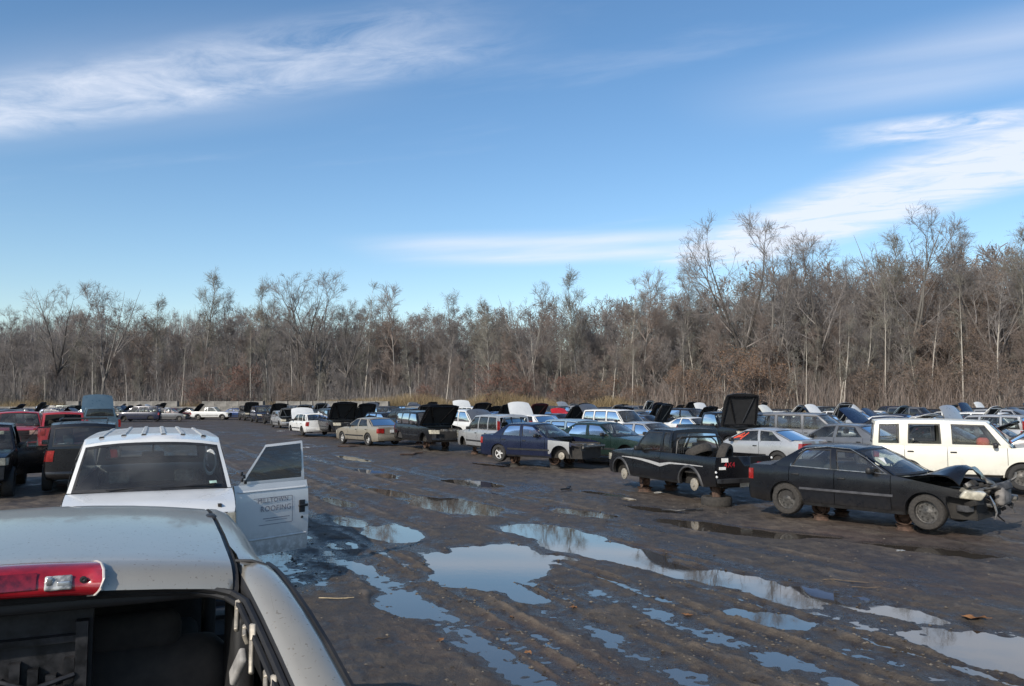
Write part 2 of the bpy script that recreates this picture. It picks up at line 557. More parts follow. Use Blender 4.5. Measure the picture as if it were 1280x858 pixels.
def build_ground():
    ang = np.concatenate([np.linspace(-45, 45, 620), np.linspace(47, 313, 90)])
    ang = np.radians(ang)
    rad = np.concatenate([[0.4, 1.2, 2.2, 3.0, 3.8, 4.6, 5.2],
                          np.geomspace(5.5, 40, 430), np.geomspace(41, 130, 60), np.geomspace(150, 4000, 16)])
    A, RR = np.meshgrid(ang, rad)
    X, Y = RR * np.sin(A), RR * np.cos(A)
    Z = ground_height(X, Y)
    # the ground lifts into a low wooded hill behind the tree line
    t_ = np.clip((RR - 128) / 80, 0, 1)
    Z = Z + t_ * t_ * (3 - 2 * t_) * 13.0
    n, mth = X.shape
    v = np.stack([X.ravel(), Y.ravel(), Z.ravel()], 1)
    idx = np.arange(n * mth).reshape(n, mth)
    nx = np.roll(idx, -1, axis=1)
    quads = np.stack([idx[:-1].ravel(), nx[:-1].ravel(), nx[1:].ravel(), idx[1:].ravel()], 1)[:, ::-1]
    me = bpy.data.meshes.new('ground')
    me.vertices.add(len(v))
    me.vertices.foreach_set('co', v.ravel())
    me.loops.add(quads.size)
    me.loops.foreach_set('vertex_index', quads.ravel().astype(np.int32))
    me.polygons.add(len(quads))
    me.polygons.foreach_set('loop_start', np.arange(0, quads.size, 4, dtype=np.int32))
    me.polygons.foreach_set('loop_total', np.full(len(quads), 4, dtype=np.int32))
    me.update(calc_edges=True)
    me.polygons.foreach_set('use_smooth', [True] * len(quads))
    m, t, b = principled('wet_mud')
    geo = t.node('ShaderNodeNewGeometry')
    sp = t.node('ShaderNodeSeparateXYZ')
    t.l.new(geo.outputs['Position'], sp.inputs[0])
    pos = geo.outputs['Position']
    n1 = t.noise(pos, 0.35, 5, 0.6)
    mp = t.node('ShaderNodeMapping')
    mp.inputs['Rotation'].default_value = (0, 0, R(-27))      # streaks run along the aisle
    mp.inputs['Scale'].default_value = (1.0, 0.16, 1.0)
    t.l.new(pos, mp.inputs['Vector'])
    streak = t.noise(mp.outputs[0], 1.5, 6, 0.66)
    n2 = t.noise(pos, 3.0, 6, 0.65)
    n3 = t.noise(pos, 38.0, 5, 0.7)
    n4 = t.noise(pos, 11.0, 5, 0.7, 0.6)
    red = t.ramp(t.noise(pos, 0.22, 3, 0.5), 0.45, 0.70)
    c = t.mix(t.ramp(n2, 0.3, 0.7), (0.036, 0.027, 0.020), (0.086, 0.068, 0.050))
    c = t.mix(t.math('MULTIPLY', red, 0.55), c, (0.075, 0.046, 0.038))
    c = t.mix(t.math('MULTIPLY', t.ramp(n4, 0.58, 0.75), 0.6), c, (0.135, 0.118, 0.095))
    c = t.mix(t.math('MULTIPLY', t.ramp(n3, 0.62, 0.72), 0.45), c, (0.17, 0.155, 0.13))
    wetz = t.ramp(t.math('MULTIPLY_ADD', t.math('SUBTRACT', n4, 0.5), 0.022, sp.outputs[2]), 0.004, 0.030, 1, 0)
    c = t.mix(t.math('MULTIPLY', wetz, 0.6), c, (0.028, 0.024, 0.021))
    c = t.mix(t.math('MULTIPLY', t.ramp(streak, 0.44, 0.60), 0.45), c, (0.034, 0.029, 0.026))
    c = t.mix(t.math('MULTIPLY', t.ramp(t.math('MULTIPLY_ADD', t.math('SUBTRACT', n4, 0.5), 0.02, sp.outputs[2]), 0.036, 0.062), 0.7), c, (0.128, 0.100, 0.072))      # ridges that have dried
    far = t.ramp(sp.outputs[2], 0.25, 1.2)
    c = t.mix(far, c, t.mix(n2, (0.075, 0.052, 0.036), (0.13, 0.092, 0.062)))      # leaf litter under the wood
    t.put(b.inputs['Base Color'], c)
    damp = t.math('MULTIPLY', t.ramp(streak, 0.47, 0.66), t.ramp(n1, 0.32, 0.6))
    rough = t.math('MULTIPLY_ADD', wetz, -0.52, t.ramp(n2, 0.3, 0.7, 0.62, 0.86), clamp=True)
    rough = t.math('MULTIPLY_ADD', damp, -0.34, rough, clamp=True)
    t.put(b.inputs['Roughness'], t.math('MAXIMUM', rough, 0.12))
    b.inputs['Specular IOR Level'].default_value = 0.5
    hh = t.math('ADD', t.math('MULTIPLY', n3, 0.35), t.math('MULTIPLY', n4, 1.0))
    t.l.new(t.bump(hh, 0.8, 0.03), b.inputs['Normal'])
    me.materials.append(m)
    o = link('ground', me)
    tag(o, kind='structure')
    # standing water
    wb = MB()
    xs = [-16 + 2.0 * i for i in range(26)]
    ys = [2 + 2.0 * i for i in range(40)]
    wb.grid([[(x, y, 0.0) for x in xs] for y in ys], flip=True)
    m, t, b = principled('puddle_water')
    geo = t.node('ShaderNodeNewGeometry')
    nn = t.noise(geo.outputs['Position'], 7.0, 3, 0.5)
    n5 = t.noise(geo.outputs['Position'], 0.8, 4, 0.6)
    t.put(b.inputs['Base Color'], t.mix(n5, (0.035, 0.028, 0.022), (0.075, 0.063, 0.05)))
    b.inputs['Roughness'].default_value = 0.03
    b.inputs['IOR'].default_value = 1.6
    b.inputs['Specular IOR Level'].default_value = 0.8
    t.l.new(t.bump(nn, 0.05, 0.004), b.inputs['Normal'])
    o = wb.build('puddle_water', m, smooth=None)
    tag(o, kind='structure')


build_ground()

def leafmat(name, c0, c1):
    m, t, b = principled(name)
    geo = t.node('ShaderNodeNewGeometry')
    t.put(b.inputs['Base Color'], t.mix(geo.outputs['Random Per Island'], c0, c1))
    b.inputs['Roughness'].default_value = 0.8
    b.inputs['Specular IOR Level'].default_value = 0.2
    return m


# clods of mud kicked up along the wheel tracks
rng = random.Random(5)


def build_clods():
    spots = []
    for k in range(9000):
        i = rng.randrange(len(TRACKS))
        p0, a0, a1, hw, low = TRACKS[i]
        a = a0 + (a1 - a0) * rng.random() ** 1.6
        a = min(a, 34)
        p = p0 + rng.choice((-1, 1)) * hw * rng.uniform(1.0, 2.6)
        if rng.random() < 0.3:
            p = rng.uniform(0.8, 12)
            a = rng.uniform(3, 30)
        x, y = ap(a, p)
        if y > 3.5:
            spots.append((x, y))
    sp = np.array(spots)
    zz = ground_height(sp[:, 0], sp[:, 1])
    vs, fs = [], []
    for (x, y), z in zip(spots, zz):
        if z < -0.012:
            continue
        s = 0.005 + 0.024 * rng.random() ** 2.2
        i0 = len(vs)
        tw = rng.random() * 6.28
        for (dx, dy, dz_) in ((1, 0, 0), (0.2, 1, 0.1), (-0.9, 0.2, 0), (-0.1, -0.9, 0.05), (0.1, 0, 0.42), (0, 0, -0.6)):
            q = rng.uniform(0.7, 1.3) * s
            vs.append((x + (dx * math.cos(tw) - dy * math.sin(tw)) * q, y + (dx * math.sin(tw) + dy * math.cos(tw)) * q, z + dz_ * q))
        for f in ((0, 1, 4), (1, 2, 4), (2, 3, 4), (3, 0, 4), (1, 0, 5), (2, 1, 5), (3, 2, 5), (0, 3, 5)):
            fs.append(tuple(i0 + j for j in f))
    me = bpy.data.meshes.new('mud_clods')
    me.from_pydata(vs, [], fs)
    me.materials.append(leafmat('clod_mud', (0.040, 0.032, 0.026), (0.17, 0.145, 0.115)))
    o = link('mud_clods', me)
    tag(o, 'small clods of mud scattered along the wheel tracks', 'mud', kind='stuff')


build_clods()


# ================================================================== WOOD
def perp_frames(d):
    up = np.tile(np.array([0.0, 0.0, 1.0]), (len(d), 1))
    near = np.abs(d[:, 2]) > 0.95
    up[near] = (1, 0, 0)
    a = np.cross(d, up)
    a /= np.linalg.norm(a, axis=1)[:, None] + 1e-9
    b = np.cross(d, a)
    return a, b


class Tree:
    """skeleton of a leafless tree, as lists of tapered segments"""
    def __init__(self, seed):
        self.r = random.Random(seed)
        self.trunk, self.crown = [], []

    def branch(self, p, d, length, r0, r1, nseg, wob, lift, store):
        """one tapering limb; returns its points"""
        pts = [p]
        for i in range(nseg):
            d = (d + Vector((self.r.gauss(0, wob), self.r.gauss(0, wob), self.r.gauss(0, wob) + lift))).normalized()
            q = pts[-1] + d * (length / nseg)
            store.append((pts[-1], q, r0 + (r1 - r0) * i / nseg, r0 + (r1 - r0) * (i + 1) / nseg))
            pts.append(q)
        return pts

    def side(self, d, ang):
        a = self.r.uniform(0, 2 * math.pi)
        u = d.orthogonal().normalized()
        v = d.cross(u)
        return (d * math.cos(ang) + (u * math.cos(a) + v * math.sin(a)) * math.sin(ang)).normalized()

    def grow(self, H, first, nlimb, limb_len, angle, fork=False, lean=0.02, tr=0.012, nb=6, nt=7, ns=3):
        r = self.r
        base_r = H * tr
        d = Vector((r.gauss(0, lean), r.gauss(0, lean), 1)).normalized()
        stems = []
        if fork:
            low = self.branch(Vector((0, 0, -0.3)), d, H * first * 0.9, base_r, base_r * 0.8, 4, 0.04, 0.02, self.trunk)
            top = low[-1]
            for k in range(fork):
                dd = self.side(d, R(r.uniform(14, 30)))
                stems.append(self.branch(top, dd, H * (1 - first) * r.uniform(0.85, 1.0), base_r * 0.62, base_r * 0.06, 9, 0.055, 0.045, self.trunk))
        else:
            stems.append(self.branch(Vector((0, 0, -0.3)), d, H, base_r, base_r * 0.06, 13, 0.020, 0.015, self.trunk))
        for s in stems:
            tot = len(s) - 1
            for k in range(max(3, nlimb // len(stems))):
                f = r.uniform(0.05 if fork else first, 0.97)
                i = min(int(f * tot), tot - 1)
                t = f * tot - i
                p = s[i].lerp(s[i + 1], t)
                dd = (s[i + 1] - s[i]).normalized()
                ln = H * limb_len * (1.15 - 0.75 * f) * r.uniform(0.6, 1.15)
                rr = base_r * (0.62 if fork else 1) * (1 - f) * 0.5 + 0.018
                b = self.branch(p, self.side(dd, R(angle) * r.uniform(0.75, 1.25)), ln, rr, 0.012, 5, 0.075, 0.085, self.crown)
                for q in range(nb):
                    g = r.uniform(0.2, 1.0)
                    j = min(int(g * 5), 4)
                    pp = b[j].lerp(b[j + 1], g * 5 - j)
                    d2 = (b[j + 1] - b[j]).normalized()
                    l2 = ln * 0.46 * r.uniform(0.5, 1.1) * (1.2 - 0.5 * g)
                    c = self.branch(pp, self.side(d2, R(r.uniform(28, 55))), l2, 0.015 + rr * 0.2, 0.008, 3, 0.09, 0.07, self.crown)
                    for q2 in range(nt):
                        g2 = r.uniform(0.15, 1.0)
                        j2 = min(int(g2 * 3), 2)
                        p3 = c[j2].lerp(c[j2 + 1], g2 * 3 - j2)
                        d3 = (c[j2 + 1] - c[j2]).normalized()
                        l3 = r.uniform(0.35, 0.95)
                        e = self.branch(p3, self.side(d3, R(r.uniform(25, 50))), l3, 0.0092, 0.008, 1, 0.15, 0.10, self.crown)
                        for q3 in range(ns):
                            g3 = r.uniform(0.3, 1.0)
                            self.branch(e[0].lerp(e[1], g3), self.side((e[1] - e[0]).normalized(), R(r.uniform(20, 50))), r.uniform(0.25, 0.6), 0.008, 0.006, 1, 0.1, 0.1, self.crown)
        return self

    @staticmethod
    def mesh(name, segs, mats, thick=6, leaf=0, leaf_size=0.07, rs=1):
        a = np.array([s[0][:] for s in segs])
        b = np.array([s[1][:] for s in segs])
        r0 = np.array([s[2] for s in segs])
        r1 = np.array([s[3] for s in segs])
        d = b - a
        d /= np.linalg.norm(d, axis=1)[:, None] + 1e-9
        u, v = perp_frames(d)
        V, F, M = [], [], []
        base = 0
        for (sel, n) in ((r0 > 0.035, thick), (r0 <= 0.035, 3)):
            if not sel.any():
                continue
            k = np.arange(n) * 2 * math.pi / n
            ring = (u[sel][:, None, :] * np.cos(k)[None, :, None] + v[sel][:, None, :] * np.sin(k)[None, :, None])
            lo = a[sel][:, None, :] + ring * r0[sel][:, None, None]
            hi = b[sel][:, None, :] + ring * r1[sel][:, None, None]
            vv = np.concatenate([lo, hi], 1).reshape(-1, 3)
            cnt = int(sel.sum())
            o = base + np.arange(cnt)[:, None] * 2 * n
            for q in range(n):
                q2 = (q + 1) % n
                F.append(np.stack([o[:, 0] + q, o[:, 0] + q2, o[:, 0] + n + q2, o[:, 0] + n + q], 1))
                M.append(np.zeros(cnt, np.int32))
            V.append(vv)
            base += len(vv)
        if leaf:
            rr = np.random.RandomState(rs)
            tips = b[r0 < 0.0095]
            pick = tips[rr.randint(0, len(tips), leaf)] + rr.normal(0, 0.10, (leaf, 3))
            e1 = rr.normal(0, 1, (leaf, 3))
            e1 /= np.linalg.norm(e1, axis=1)[:, None]
            e2 = np.cross(e1, rr.normal(0, 1, (leaf, 3)))
            e2 /= np.linalg.norm(e2, axis=1)[:, None]
            s = leaf_size * rr.uniform(0.6, 1.4, (leaf, 1))
            vv = np.stack([pick - e1 * s, pick + e2 * s * 0.55, pick + e1 * s, pick - e2 * s * 0.55], 1).reshape(-1, 3)
            o = base + np.arange(leaf) * 4
            F.append(np.stack([o, o + 1, o + 2, o + 3], 1))
            M.append(np.ones(leaf, np.int32))
            V.append(vv)
        V = np.concatenate(V)
        F = np.concatenate(F)
        M = np.concatenate(M)
        return raw_mesh(name, V, F, M, mats)


def raw_mesh(name, V, F, M, mats):
    me = bpy.data.meshes.new(name)
    me.vertices.add(len(V))
    me.vertices.foreach_set('co', np.ascontiguousarray(V, dtype=np.float32).ravel())
    me.loops.add(F.size)
    me.loops.foreach_set('vertex_index', np.ascontiguousarray(F.ravel(), dtype=np.int32))
    me.polygons.add(len(F))
    me.polygons.foreach_set('loop_start', np.arange(0, F.size, 4, dtype=np.int32))
    me.polygons.foreach_set('loop_total', np.full(len(F), 4, dtype=np.int32))
    for m in mats:
        me.materials.append(m)
    me.polygons.foreach_set('material_index', np.ascontiguousarray(M, dtype=np.int32))
    me.update(calc_edges=True)
    return me


def bark(name, c0, c1):
    m, t, b = principled(name)
    geo = t.node('ShaderNodeNewGeometry')
    oi = t.node('ShaderNodeObjectInfo')
    n = t.noise(geo.outputs['Position'], 0.9, 4, 0.6)
    f = t.math('ADD', t.math('MULTIPLY', n, 0.6), t.math('MULTIPLY', oi.outputs['Random'], 0.5), clamp=True)
    t.put(b.inputs['Base Color'], t.mix(f, c0, c1))
    b.inputs['Roughness'].default_value = 0.9
    b.inputs['Specular IOR Level'].default_value = 0.15
    return m


BARK_G = bark('grey_bark', (0.13, 0.121, 0.112), (0.25, 0.235, 0.215))
BARK_P = bark('pale_bark', (0.34, 0.31, 0.27), (0.50, 0.46, 0.40))
BARK_D = bark('dark_bark', (0.065, 0.058, 0.053), (0.13, 0.118, 0.108))
TWIG = bark('twig_bark', (0.155, 0.141, 0.134), (0.265, 0.243, 0.230))
TWIG_R = bark('red_twig_bark', (0.165, 0.132, 0.115), (0.27, 0.222, 0.195))
TWIG_G = bark('olive_twig_bark', (0.15, 0.142, 0.122), (0.255, 0.240, 0.205))
LEAF_O = leafmat('oak_leaf', (0.145, 0.088, 0.056), (0.235, 0.150, 0.098))
LEAF_B = leafmat('brown_leaf', (0.125, 0.088, 0.065), (0.21, 0.155, 0.115))
LEAF_R = leafmat('russet_leaf', (0.14, 0.072, 0.055), (0.22, 0.120, 0.090))

protos = []


def proto(kind, seed, bk, tw, leaf=0, lm=None, **kw):
    t = Tree(seed).grow(**kw)
    me_t = Tree.mesh('trunk', t.trunk, [bk], thick=7)
    mats = [tw] + ([lm] if lm else [])
    me_c = Tree.mesh('crown', t.crown, mats, leaf=leaf, rs=seed)
    zs_ = np.array([q[1][2] for q in t.trunk + t.crown])
    protos.append((kind, me_t, me_c, float(np.percentile(zs_, 99.3)), t))


proto('spreading', 1, BARK_D, TWIG, H=20, first=0.34, nlimb=24, limb_len=0.34, angle=42, fork=3, tr=0.0115, nb=6, nt=6, ns=3)
proto('spreading', 2, BARK_G, TWIG, H=20, first=0.28, nlimb=26, limb_len=0.32, angle=40, fork=4, tr=0.0120, nb=6, nt=6, ns=3)
proto('tall', 3, BARK_G, TWIG_G, H=20, first=0.35, nlimb=24, limb_len=0.24, angle=34, tr=0.0085, nb=6, nt=6, ns=3)
proto('tall', 4, BARK_G, TWIG, H=20, first=0.30, nlimb=26, limb_len=0.27, angle=38, tr=0.0095, nb=6, nt=6, ns=3)
proto('slender', 5, BARK_P, TWIG_G, H=16, first=0.30, nlimb=16, limb_len=0.18, angle=30, tr=0.0070, nb=5, nt=5, ns=3, lean=0.05)
proto('slender', 6, BARK_G, TWIG_R, H=15, first=0.22, nlimb=20, limb_len=0.20, angle=32, tr=0.0065, nb=5, nt=6, ns=3, lean=0.06)
proto('bushy', 7, BARK_D, TWIG_R, H=13, first=0.12, nlimb=28, limb_len=0.34, angle=46, fork=3, tr=0.0085, nb=6, nt=6, ns=3)
proto('bushy', 8, BARK_G, TWIG, H=12, first=0.10, nlimb=28, limb_len=0.34, angle=44, fork=4, tr=0.0080, nb=6, nt=6, ns=3)
proto('leafy', 9, BARK_D, TWIG_R, leaf=3600, lm=LEAF_B, H=15, first=0.18, nlimb=24, limb_len=0.32, angle=46, fork=3, tr=0.0095, nb=5, nt=5, ns=2)
proto('pole', 11, BARK_P, TWIG_G, H=16, first=0.50, nlimb=9, limb_len=0.13, angle=28, tr=0.0062, nb=4, nt=4, ns=2, lean=0.03)
proto('pole', 12, BARK_P, TWIG, H=14, first=0.40, nlimb=11, limb_len=0.15, angle=30, tr=0.0070, nb=4, nt=4, ns=2, lean=0.07)
proto('leaning', 10, BARK_P, TWIG_G, H=13, first=0.35, nlimb=11, limb_len=0.20, angle=40, tr=0.0075, nb=4, nt=4, ns=2, lean=0.28)
PIDX = {}
for i, pr in enumerate(protos):
    PIDX.setdefault(pr[0], []).append(i)

SIDE_WORD = lambda px: ('far left' if px < 200 else 'above the van roof' if px < 330 else 'left of the middle' if px < 520 else
                        'mid-picture' if px < 760 else 'right of the middle' if px < 980 else 'toward the right' if px < 1140 else 'far right')
TREE_WORDS = {
    'spreading': 'large fork-trunked bare tree',
    'tall': 'tall straight grey bare tree',
    'slender': 'slender pale-stemmed bare tree',
    'bushy': 'low bushy leafless brown tree',
    'leafy': 'brown-leaved tree',
    'pole': 'pale straight pole-like tree',
    'leaning': 'thin pale trunk leaning over the brush'}
tree_seen = {}


def edge_y(px):
    """distance of the wood's edge along the view at a picture column"""
    return np.interp(px, [-200, 0, 300, 520, 760, 1000, 1280, 1500], [122, 122, 122, 118, 108, 98, 92, 90])


def tree(kind, px, Y, H, rot, variant=0, label=None, rank=0):
    i = PIDX[kind][variant % len(PIDX[kind])]
    k, me_t, me_c, h0, _ = protos[i]
    X = (px - 640) / 1000 * Y
    o = empty('bare_tree', (X, Y, 0.0), rot)
    s = H / h0
    o.scale = (s, s, s)
    t = link('trunk', me_t, o)
    c = link('crown', me_c, o)
    lab = label or TREE_WORDS[kind] + ', ' + ('front', 'second', 'third', 'fourth', 'rear')[rank] + ' rank, ' + SIDE_WORD(px)
    tag(o, lab, 'tree', 'bare trees of the wood')
    if not label:
        ALIKE.setdefault(lab, []).append((px, o))
    return o


ALIKE = {}
NTH = ['', 'second', 'third', 'fourth', 'fifth', 'sixth', 'seventh', 'eighth', 'ninth', 'tenth', 'eleventh', 'twelfth']


def tell_apart():
    for lab, lst in ALIKE.items():
        lst.sort(key=lambda q: q[0])
        for k, (_, o) in enumerate(lst):
            if len(lst) > 1 and k < len(NTH):
                o['label'] = lab + (', leftmost' if k == 0 else ', %s from left' % NTH[k])


def top_y(px):
    """height of the wood's skyline in picture rows, read off the photograph"""
    return np.interp(px, [0, 60, 130, 180, 250, 300, 370, 440, 560, 660, 760, 860, 960, 1060, 1150, 1280],
                     [402, 398, 384, 396, 392, 390, 390, 392, 390, 384, 378, 364, 346, 338, 322, 316])


rng = random.Random(42)
# trees that stand out against the sky: column, crown top row, kind, label
STAND = [
    (70, 352, 'spreading', 0, 'grey bare tree with a loose crown, leftmost against the sky'),
    (128, 350, 'spreading', 1, 'rounded dense bare tree rising above the left wood'),
    (250, 336, 'tall', 0, 'tall thin bare tree standing above the white van'),
    (285, 360, 'tall', 1, 'bare tree beside the tallest one above the white van'),
    (372, 338, 'spreading', 0, 'large dark forked bare tree left of the middle of the skyline'),
    (398, 346, 'spreading', 1, 'dark bare tree close right of the large forked tree'),
    (338, 352, 'tall', 0, 'bare tree leaning off left of the large forked tree'),
    (455, 350, 'slender', 0, 'thin spiky bare tree on the low skyline left of the middle'),
    (496, 352, 'slender', 1, 'second thin spiky bare tree on the low skyline'),
    (565, 362, 'tall', 1, 'broad bare tree on the low skyline above the wagon'),
    (662, 358, 'spreading', 1, 'rounded bare tree above the dark blue sedan'),
    (725, 336, 'tall', 0, 'tall bare tree with bright trunk right of the middle'),
    (778, 348, 'slender', 0, 'tall tan-trunked slender bare tree above the black pickup'),
    (800, 340, 'slender', 1, 'thin bare tree just right of the tan-trunked one'),
    (850, 328, 'tall', 1, 'bare tree with a bent top left of the great spreading tree'),
    (930, 274, 'spreading', 0, 'great spreading bare tree, its crown open against the cloud'),
    (968, 290, 'spreading', 1, 'great bare tree close right of the open spreading crown'),
    (1035, 292, 'spreading', 0, 'broad bare tree between the great spreading tree and the dark one'),
    (1140, 270, 'spreading', 1, 'dark full-crowned bare tree high on the right'),
    (1105, 285, 'tall', 0, 'thin bare tree left of the dark full-crowned tree'),
    (1216, 264, 'tall', 1, 'tallest thin bare tree near the right edge'),
    (1250, 285, 'spreading', 0, 'bare tree with a low long branch near the right edge'),
    (1292, 276, 'tall', 0, 'bare tree cut off by the right edge'),
    (20, 384, 'tall', 1, 'low bare tree at the left edge of the skyline'),
    (200, 372, 'tall', 0, 'bare tree between the rounded one and the tall thin one'),
    (430, 372, 'spreading', 0, 'bare tree in the dip right of the dark pair'),
    (610, 372, 'tall', 0, 'bare tree left of the rounded one in the middle'),
    (1003, 300, 'tall', 1, 'slim bare tree filling the gap behind the great crowns'),
]
for (px, ty, kind, var, lab) in STAND:
    Y = float(edge_y(px)) + rng.uniform(3, 10)
    H = CAM_H + (502 - ty) / 1000 * Y
    tree(kind, px, Y, H, rng.uniform(0, 6.28), var, lab)
# leaning pale trunks on the right
for (px, ty, rot, lab) in ((1052, 392, 1.0, 'pale thin trunk leaning left above the white car roof'), (1045, 398, 1.3, 'second pale leaning trunk beside the first'),
                           (975, 440, 2.2, 'short pale trunk leaning over the orange brush'), (1000, 430, 0.4, 'pale crooked trunk among the brown brush')):
    Y = float(edge_y(px)) - 1
    tree('leaning', px, Y, CAM_H + (502 - ty) / 1000 * Y, rot, 0, lab)
# the body of the wood, row behind row
n_tree = 0
for row in range(5):
    px = -60 + row * 13
    while px < 1340:
        Y = float(edge_y(px)) + 1.0 + row * 6.0 + rng.uniform(-2, 2)
        ty = float(top_y(px)) + rng.uniform(-8, 30) + (24 if row < 2 else 0)
        H = CAM_H + (502 - ty) / 1000 * Y
        u = rng.random()
        if row < 2:
            kind = 'slender' if u < 0.42 else 'bushy' if u < 0.66 else 'leafy' if (u < 0.80 and px > 800) else 'tall'
            H *= rng.uniform(0.6, 1.0)
        else:
            kind = 'tall' if u < 0.4 else 'spreading' if u < 0.65 else 'leafy' if (u < 0.72 or (px > 900 and u < 0.85)) else 'bushy'
        tree(kind, px, Y, H, rng.uniform(0, 6.28), rng.randrange(4), None, row)
        n_tree += 1
        px += rng.uniform(21, 36) * (1 if row else 0.9)
for k in range(26):
    px = 20 + k * 49 + rng.uniform(-16, 16)
    Y = float(edge_y(px)) + rng.uniform(-1.5, 0.5)
    tree('pole', px, Y, CAM_H + (502 - top_y(px) - rng.uniform(10, 60)) / 1000 * Y, rng.uniform(0, 6.28), k % 2)
tell_apart()
print('trees', n_tree)


# the far wood behind, seen only as one brown mass of twigs
def far_wood():
    V, F, M = [], [], []
    base = 0
    rs = np.random.RandomState(3)
    for k in range(168):
        kind = ('bushy', 'tall', 'spreading')[k % 3]
        t = protos[PIDX[kind][k % len(PIDX[kind])]][4]
        segs = t.trunk + [s for s in t.crown[k % 3::3]]
        a = np.array([s[0][:] for s in segs])
        b = np.array([s[1][:] for s in segs])
        r0 = np.array([s[2] for s in segs])
        d = b - a
        u = np.cross(d, [0.2, 1, 0.1])
        u /= np.linalg.norm(u, axis=1)[:, None] + 1e-9
        w_ = np.cross(d, u)
        w_ /= np.linalg.norm(w_, axis=1)[:, None] + 1e-9
        px = -120 + (k % 42) * 36 + rs.uniform(-15, 15)
        Y = float(edge_y(px)) + (30, 40, 52, 70)[k // 42] + rs.uniform(0, 16)
        h0 = protos[PIDX[kind][k % len(PIDX[kind])]][3]
        dist = math.hypot((px - 640) / 1000 * Y, Y)
        t_ = min(1, max(0, (dist - 128) / 80))
        zb = t_ * t_ * (3 - 2 * t_) * 13.0 - 0.3
        s = max(6.0, CAM_H + (502 - top_y(px) - rs.uniform(-10, 26)) / 1000 * Y - zb) / h0
        c, sn = math.cos(k * 1.7), math.sin(k * 1.7)
        rot = np.array([[c, sn, 0], [-sn, c, 0], [0, 0, 1]]) * s
        wdt = np.maximum(r0, 0.042)[:, None]
        v = np.stack([a - u * wdt, a + u * wdt, b + u * wdt * 0.8, b - u * wdt * 0.8], 1)
        v2 = np.stack([a - w_ * wdt, a + w_ * wdt, b + w_ * wdt * 0.8, b - w_ * wdt * 0.8], 1)
        v = np.where((np.arange(len(v)) % 2 == 0)[:, None, None], v, v2).reshape(-1, 3) @ rot
        v += np.array([(px - 640) / 1000 * Y, Y, zb])
        n = len(v) // 4
        V.append(v)
        F.append(base + np.arange(n * 4).reshape(n, 4))
        M.append(np.zeros(n, np.int32))
        base += len(v)
    me = raw_mesh('far_wood', np.concatenate(V), np.concatenate(F), np.concatenate(M), [TWIG])
    tag(link('far_wood', me), 'far leafless wood behind the tree line, brown mass of twigs', 'wood', kind='stuff')


far_wood()


def wood_around():
    """the same bare wood goes on round the other sides of the yard"""
    V, F, base = [], [], 0
    rs = np.random.RandomState(13)
    for k in range(110):
        kind = ('bushy', 'tall', 'spreading')[k % 3]
        t = protos[PIDX[kind][k % len(PIDX[kind])]][4]
        segs = t.trunk + [s for s in t.crown[k % 9::9]]
        a = np.array([s[0][:] for s in segs])
        b = np.array([s[1][:] for s in segs])
        r0 = np.array([s[2] for s in segs])
        d = b - a
        u = np.cross(d, rs.normal(0, 1, d.shape))
        u /= np.linalg.norm(u, axis=1)[:, None] + 1e-9
        ang = R(44 + 272 * k / 109)
        rad = 92 + rs.uniform(0, 30)
        s = rs.uniform(13, 19) / {'bushy': 12.5, 'tall': 20, 'spreading': 20}[kind]
        wdt = np.maximum(r0, 0.045)[:, None]
        c, sn = math.cos(k * 2.1), math.sin(k * 2.1)
        rot = np.array([[c, sn, 0], [-sn, c, 0], [0, 0, 1]]) * s
        v = np.stack([a - u * wdt, a + u * wdt, b + u * wdt * 0.8, b - u * wdt * 0.8], 1).reshape(-1, 3) @ rot
        v += np.array([rad * math.sin(ang), rad * math.cos(ang), -0.2])
        V.append(v)
        F.append(base + np.arange(len(v)).reshape(-1, 4))
        base += len(v)
    F = np.concatenate(F)
    me = raw_mesh('surrounding_wood', np.concatenate(V), F, np.zeros(len(F), np.int32), [TWIG])
    tag(link('surrounding_wood', me), 'bare wood going on round the other sides of the yard', 'wood', kind='stuff')


wood_around()


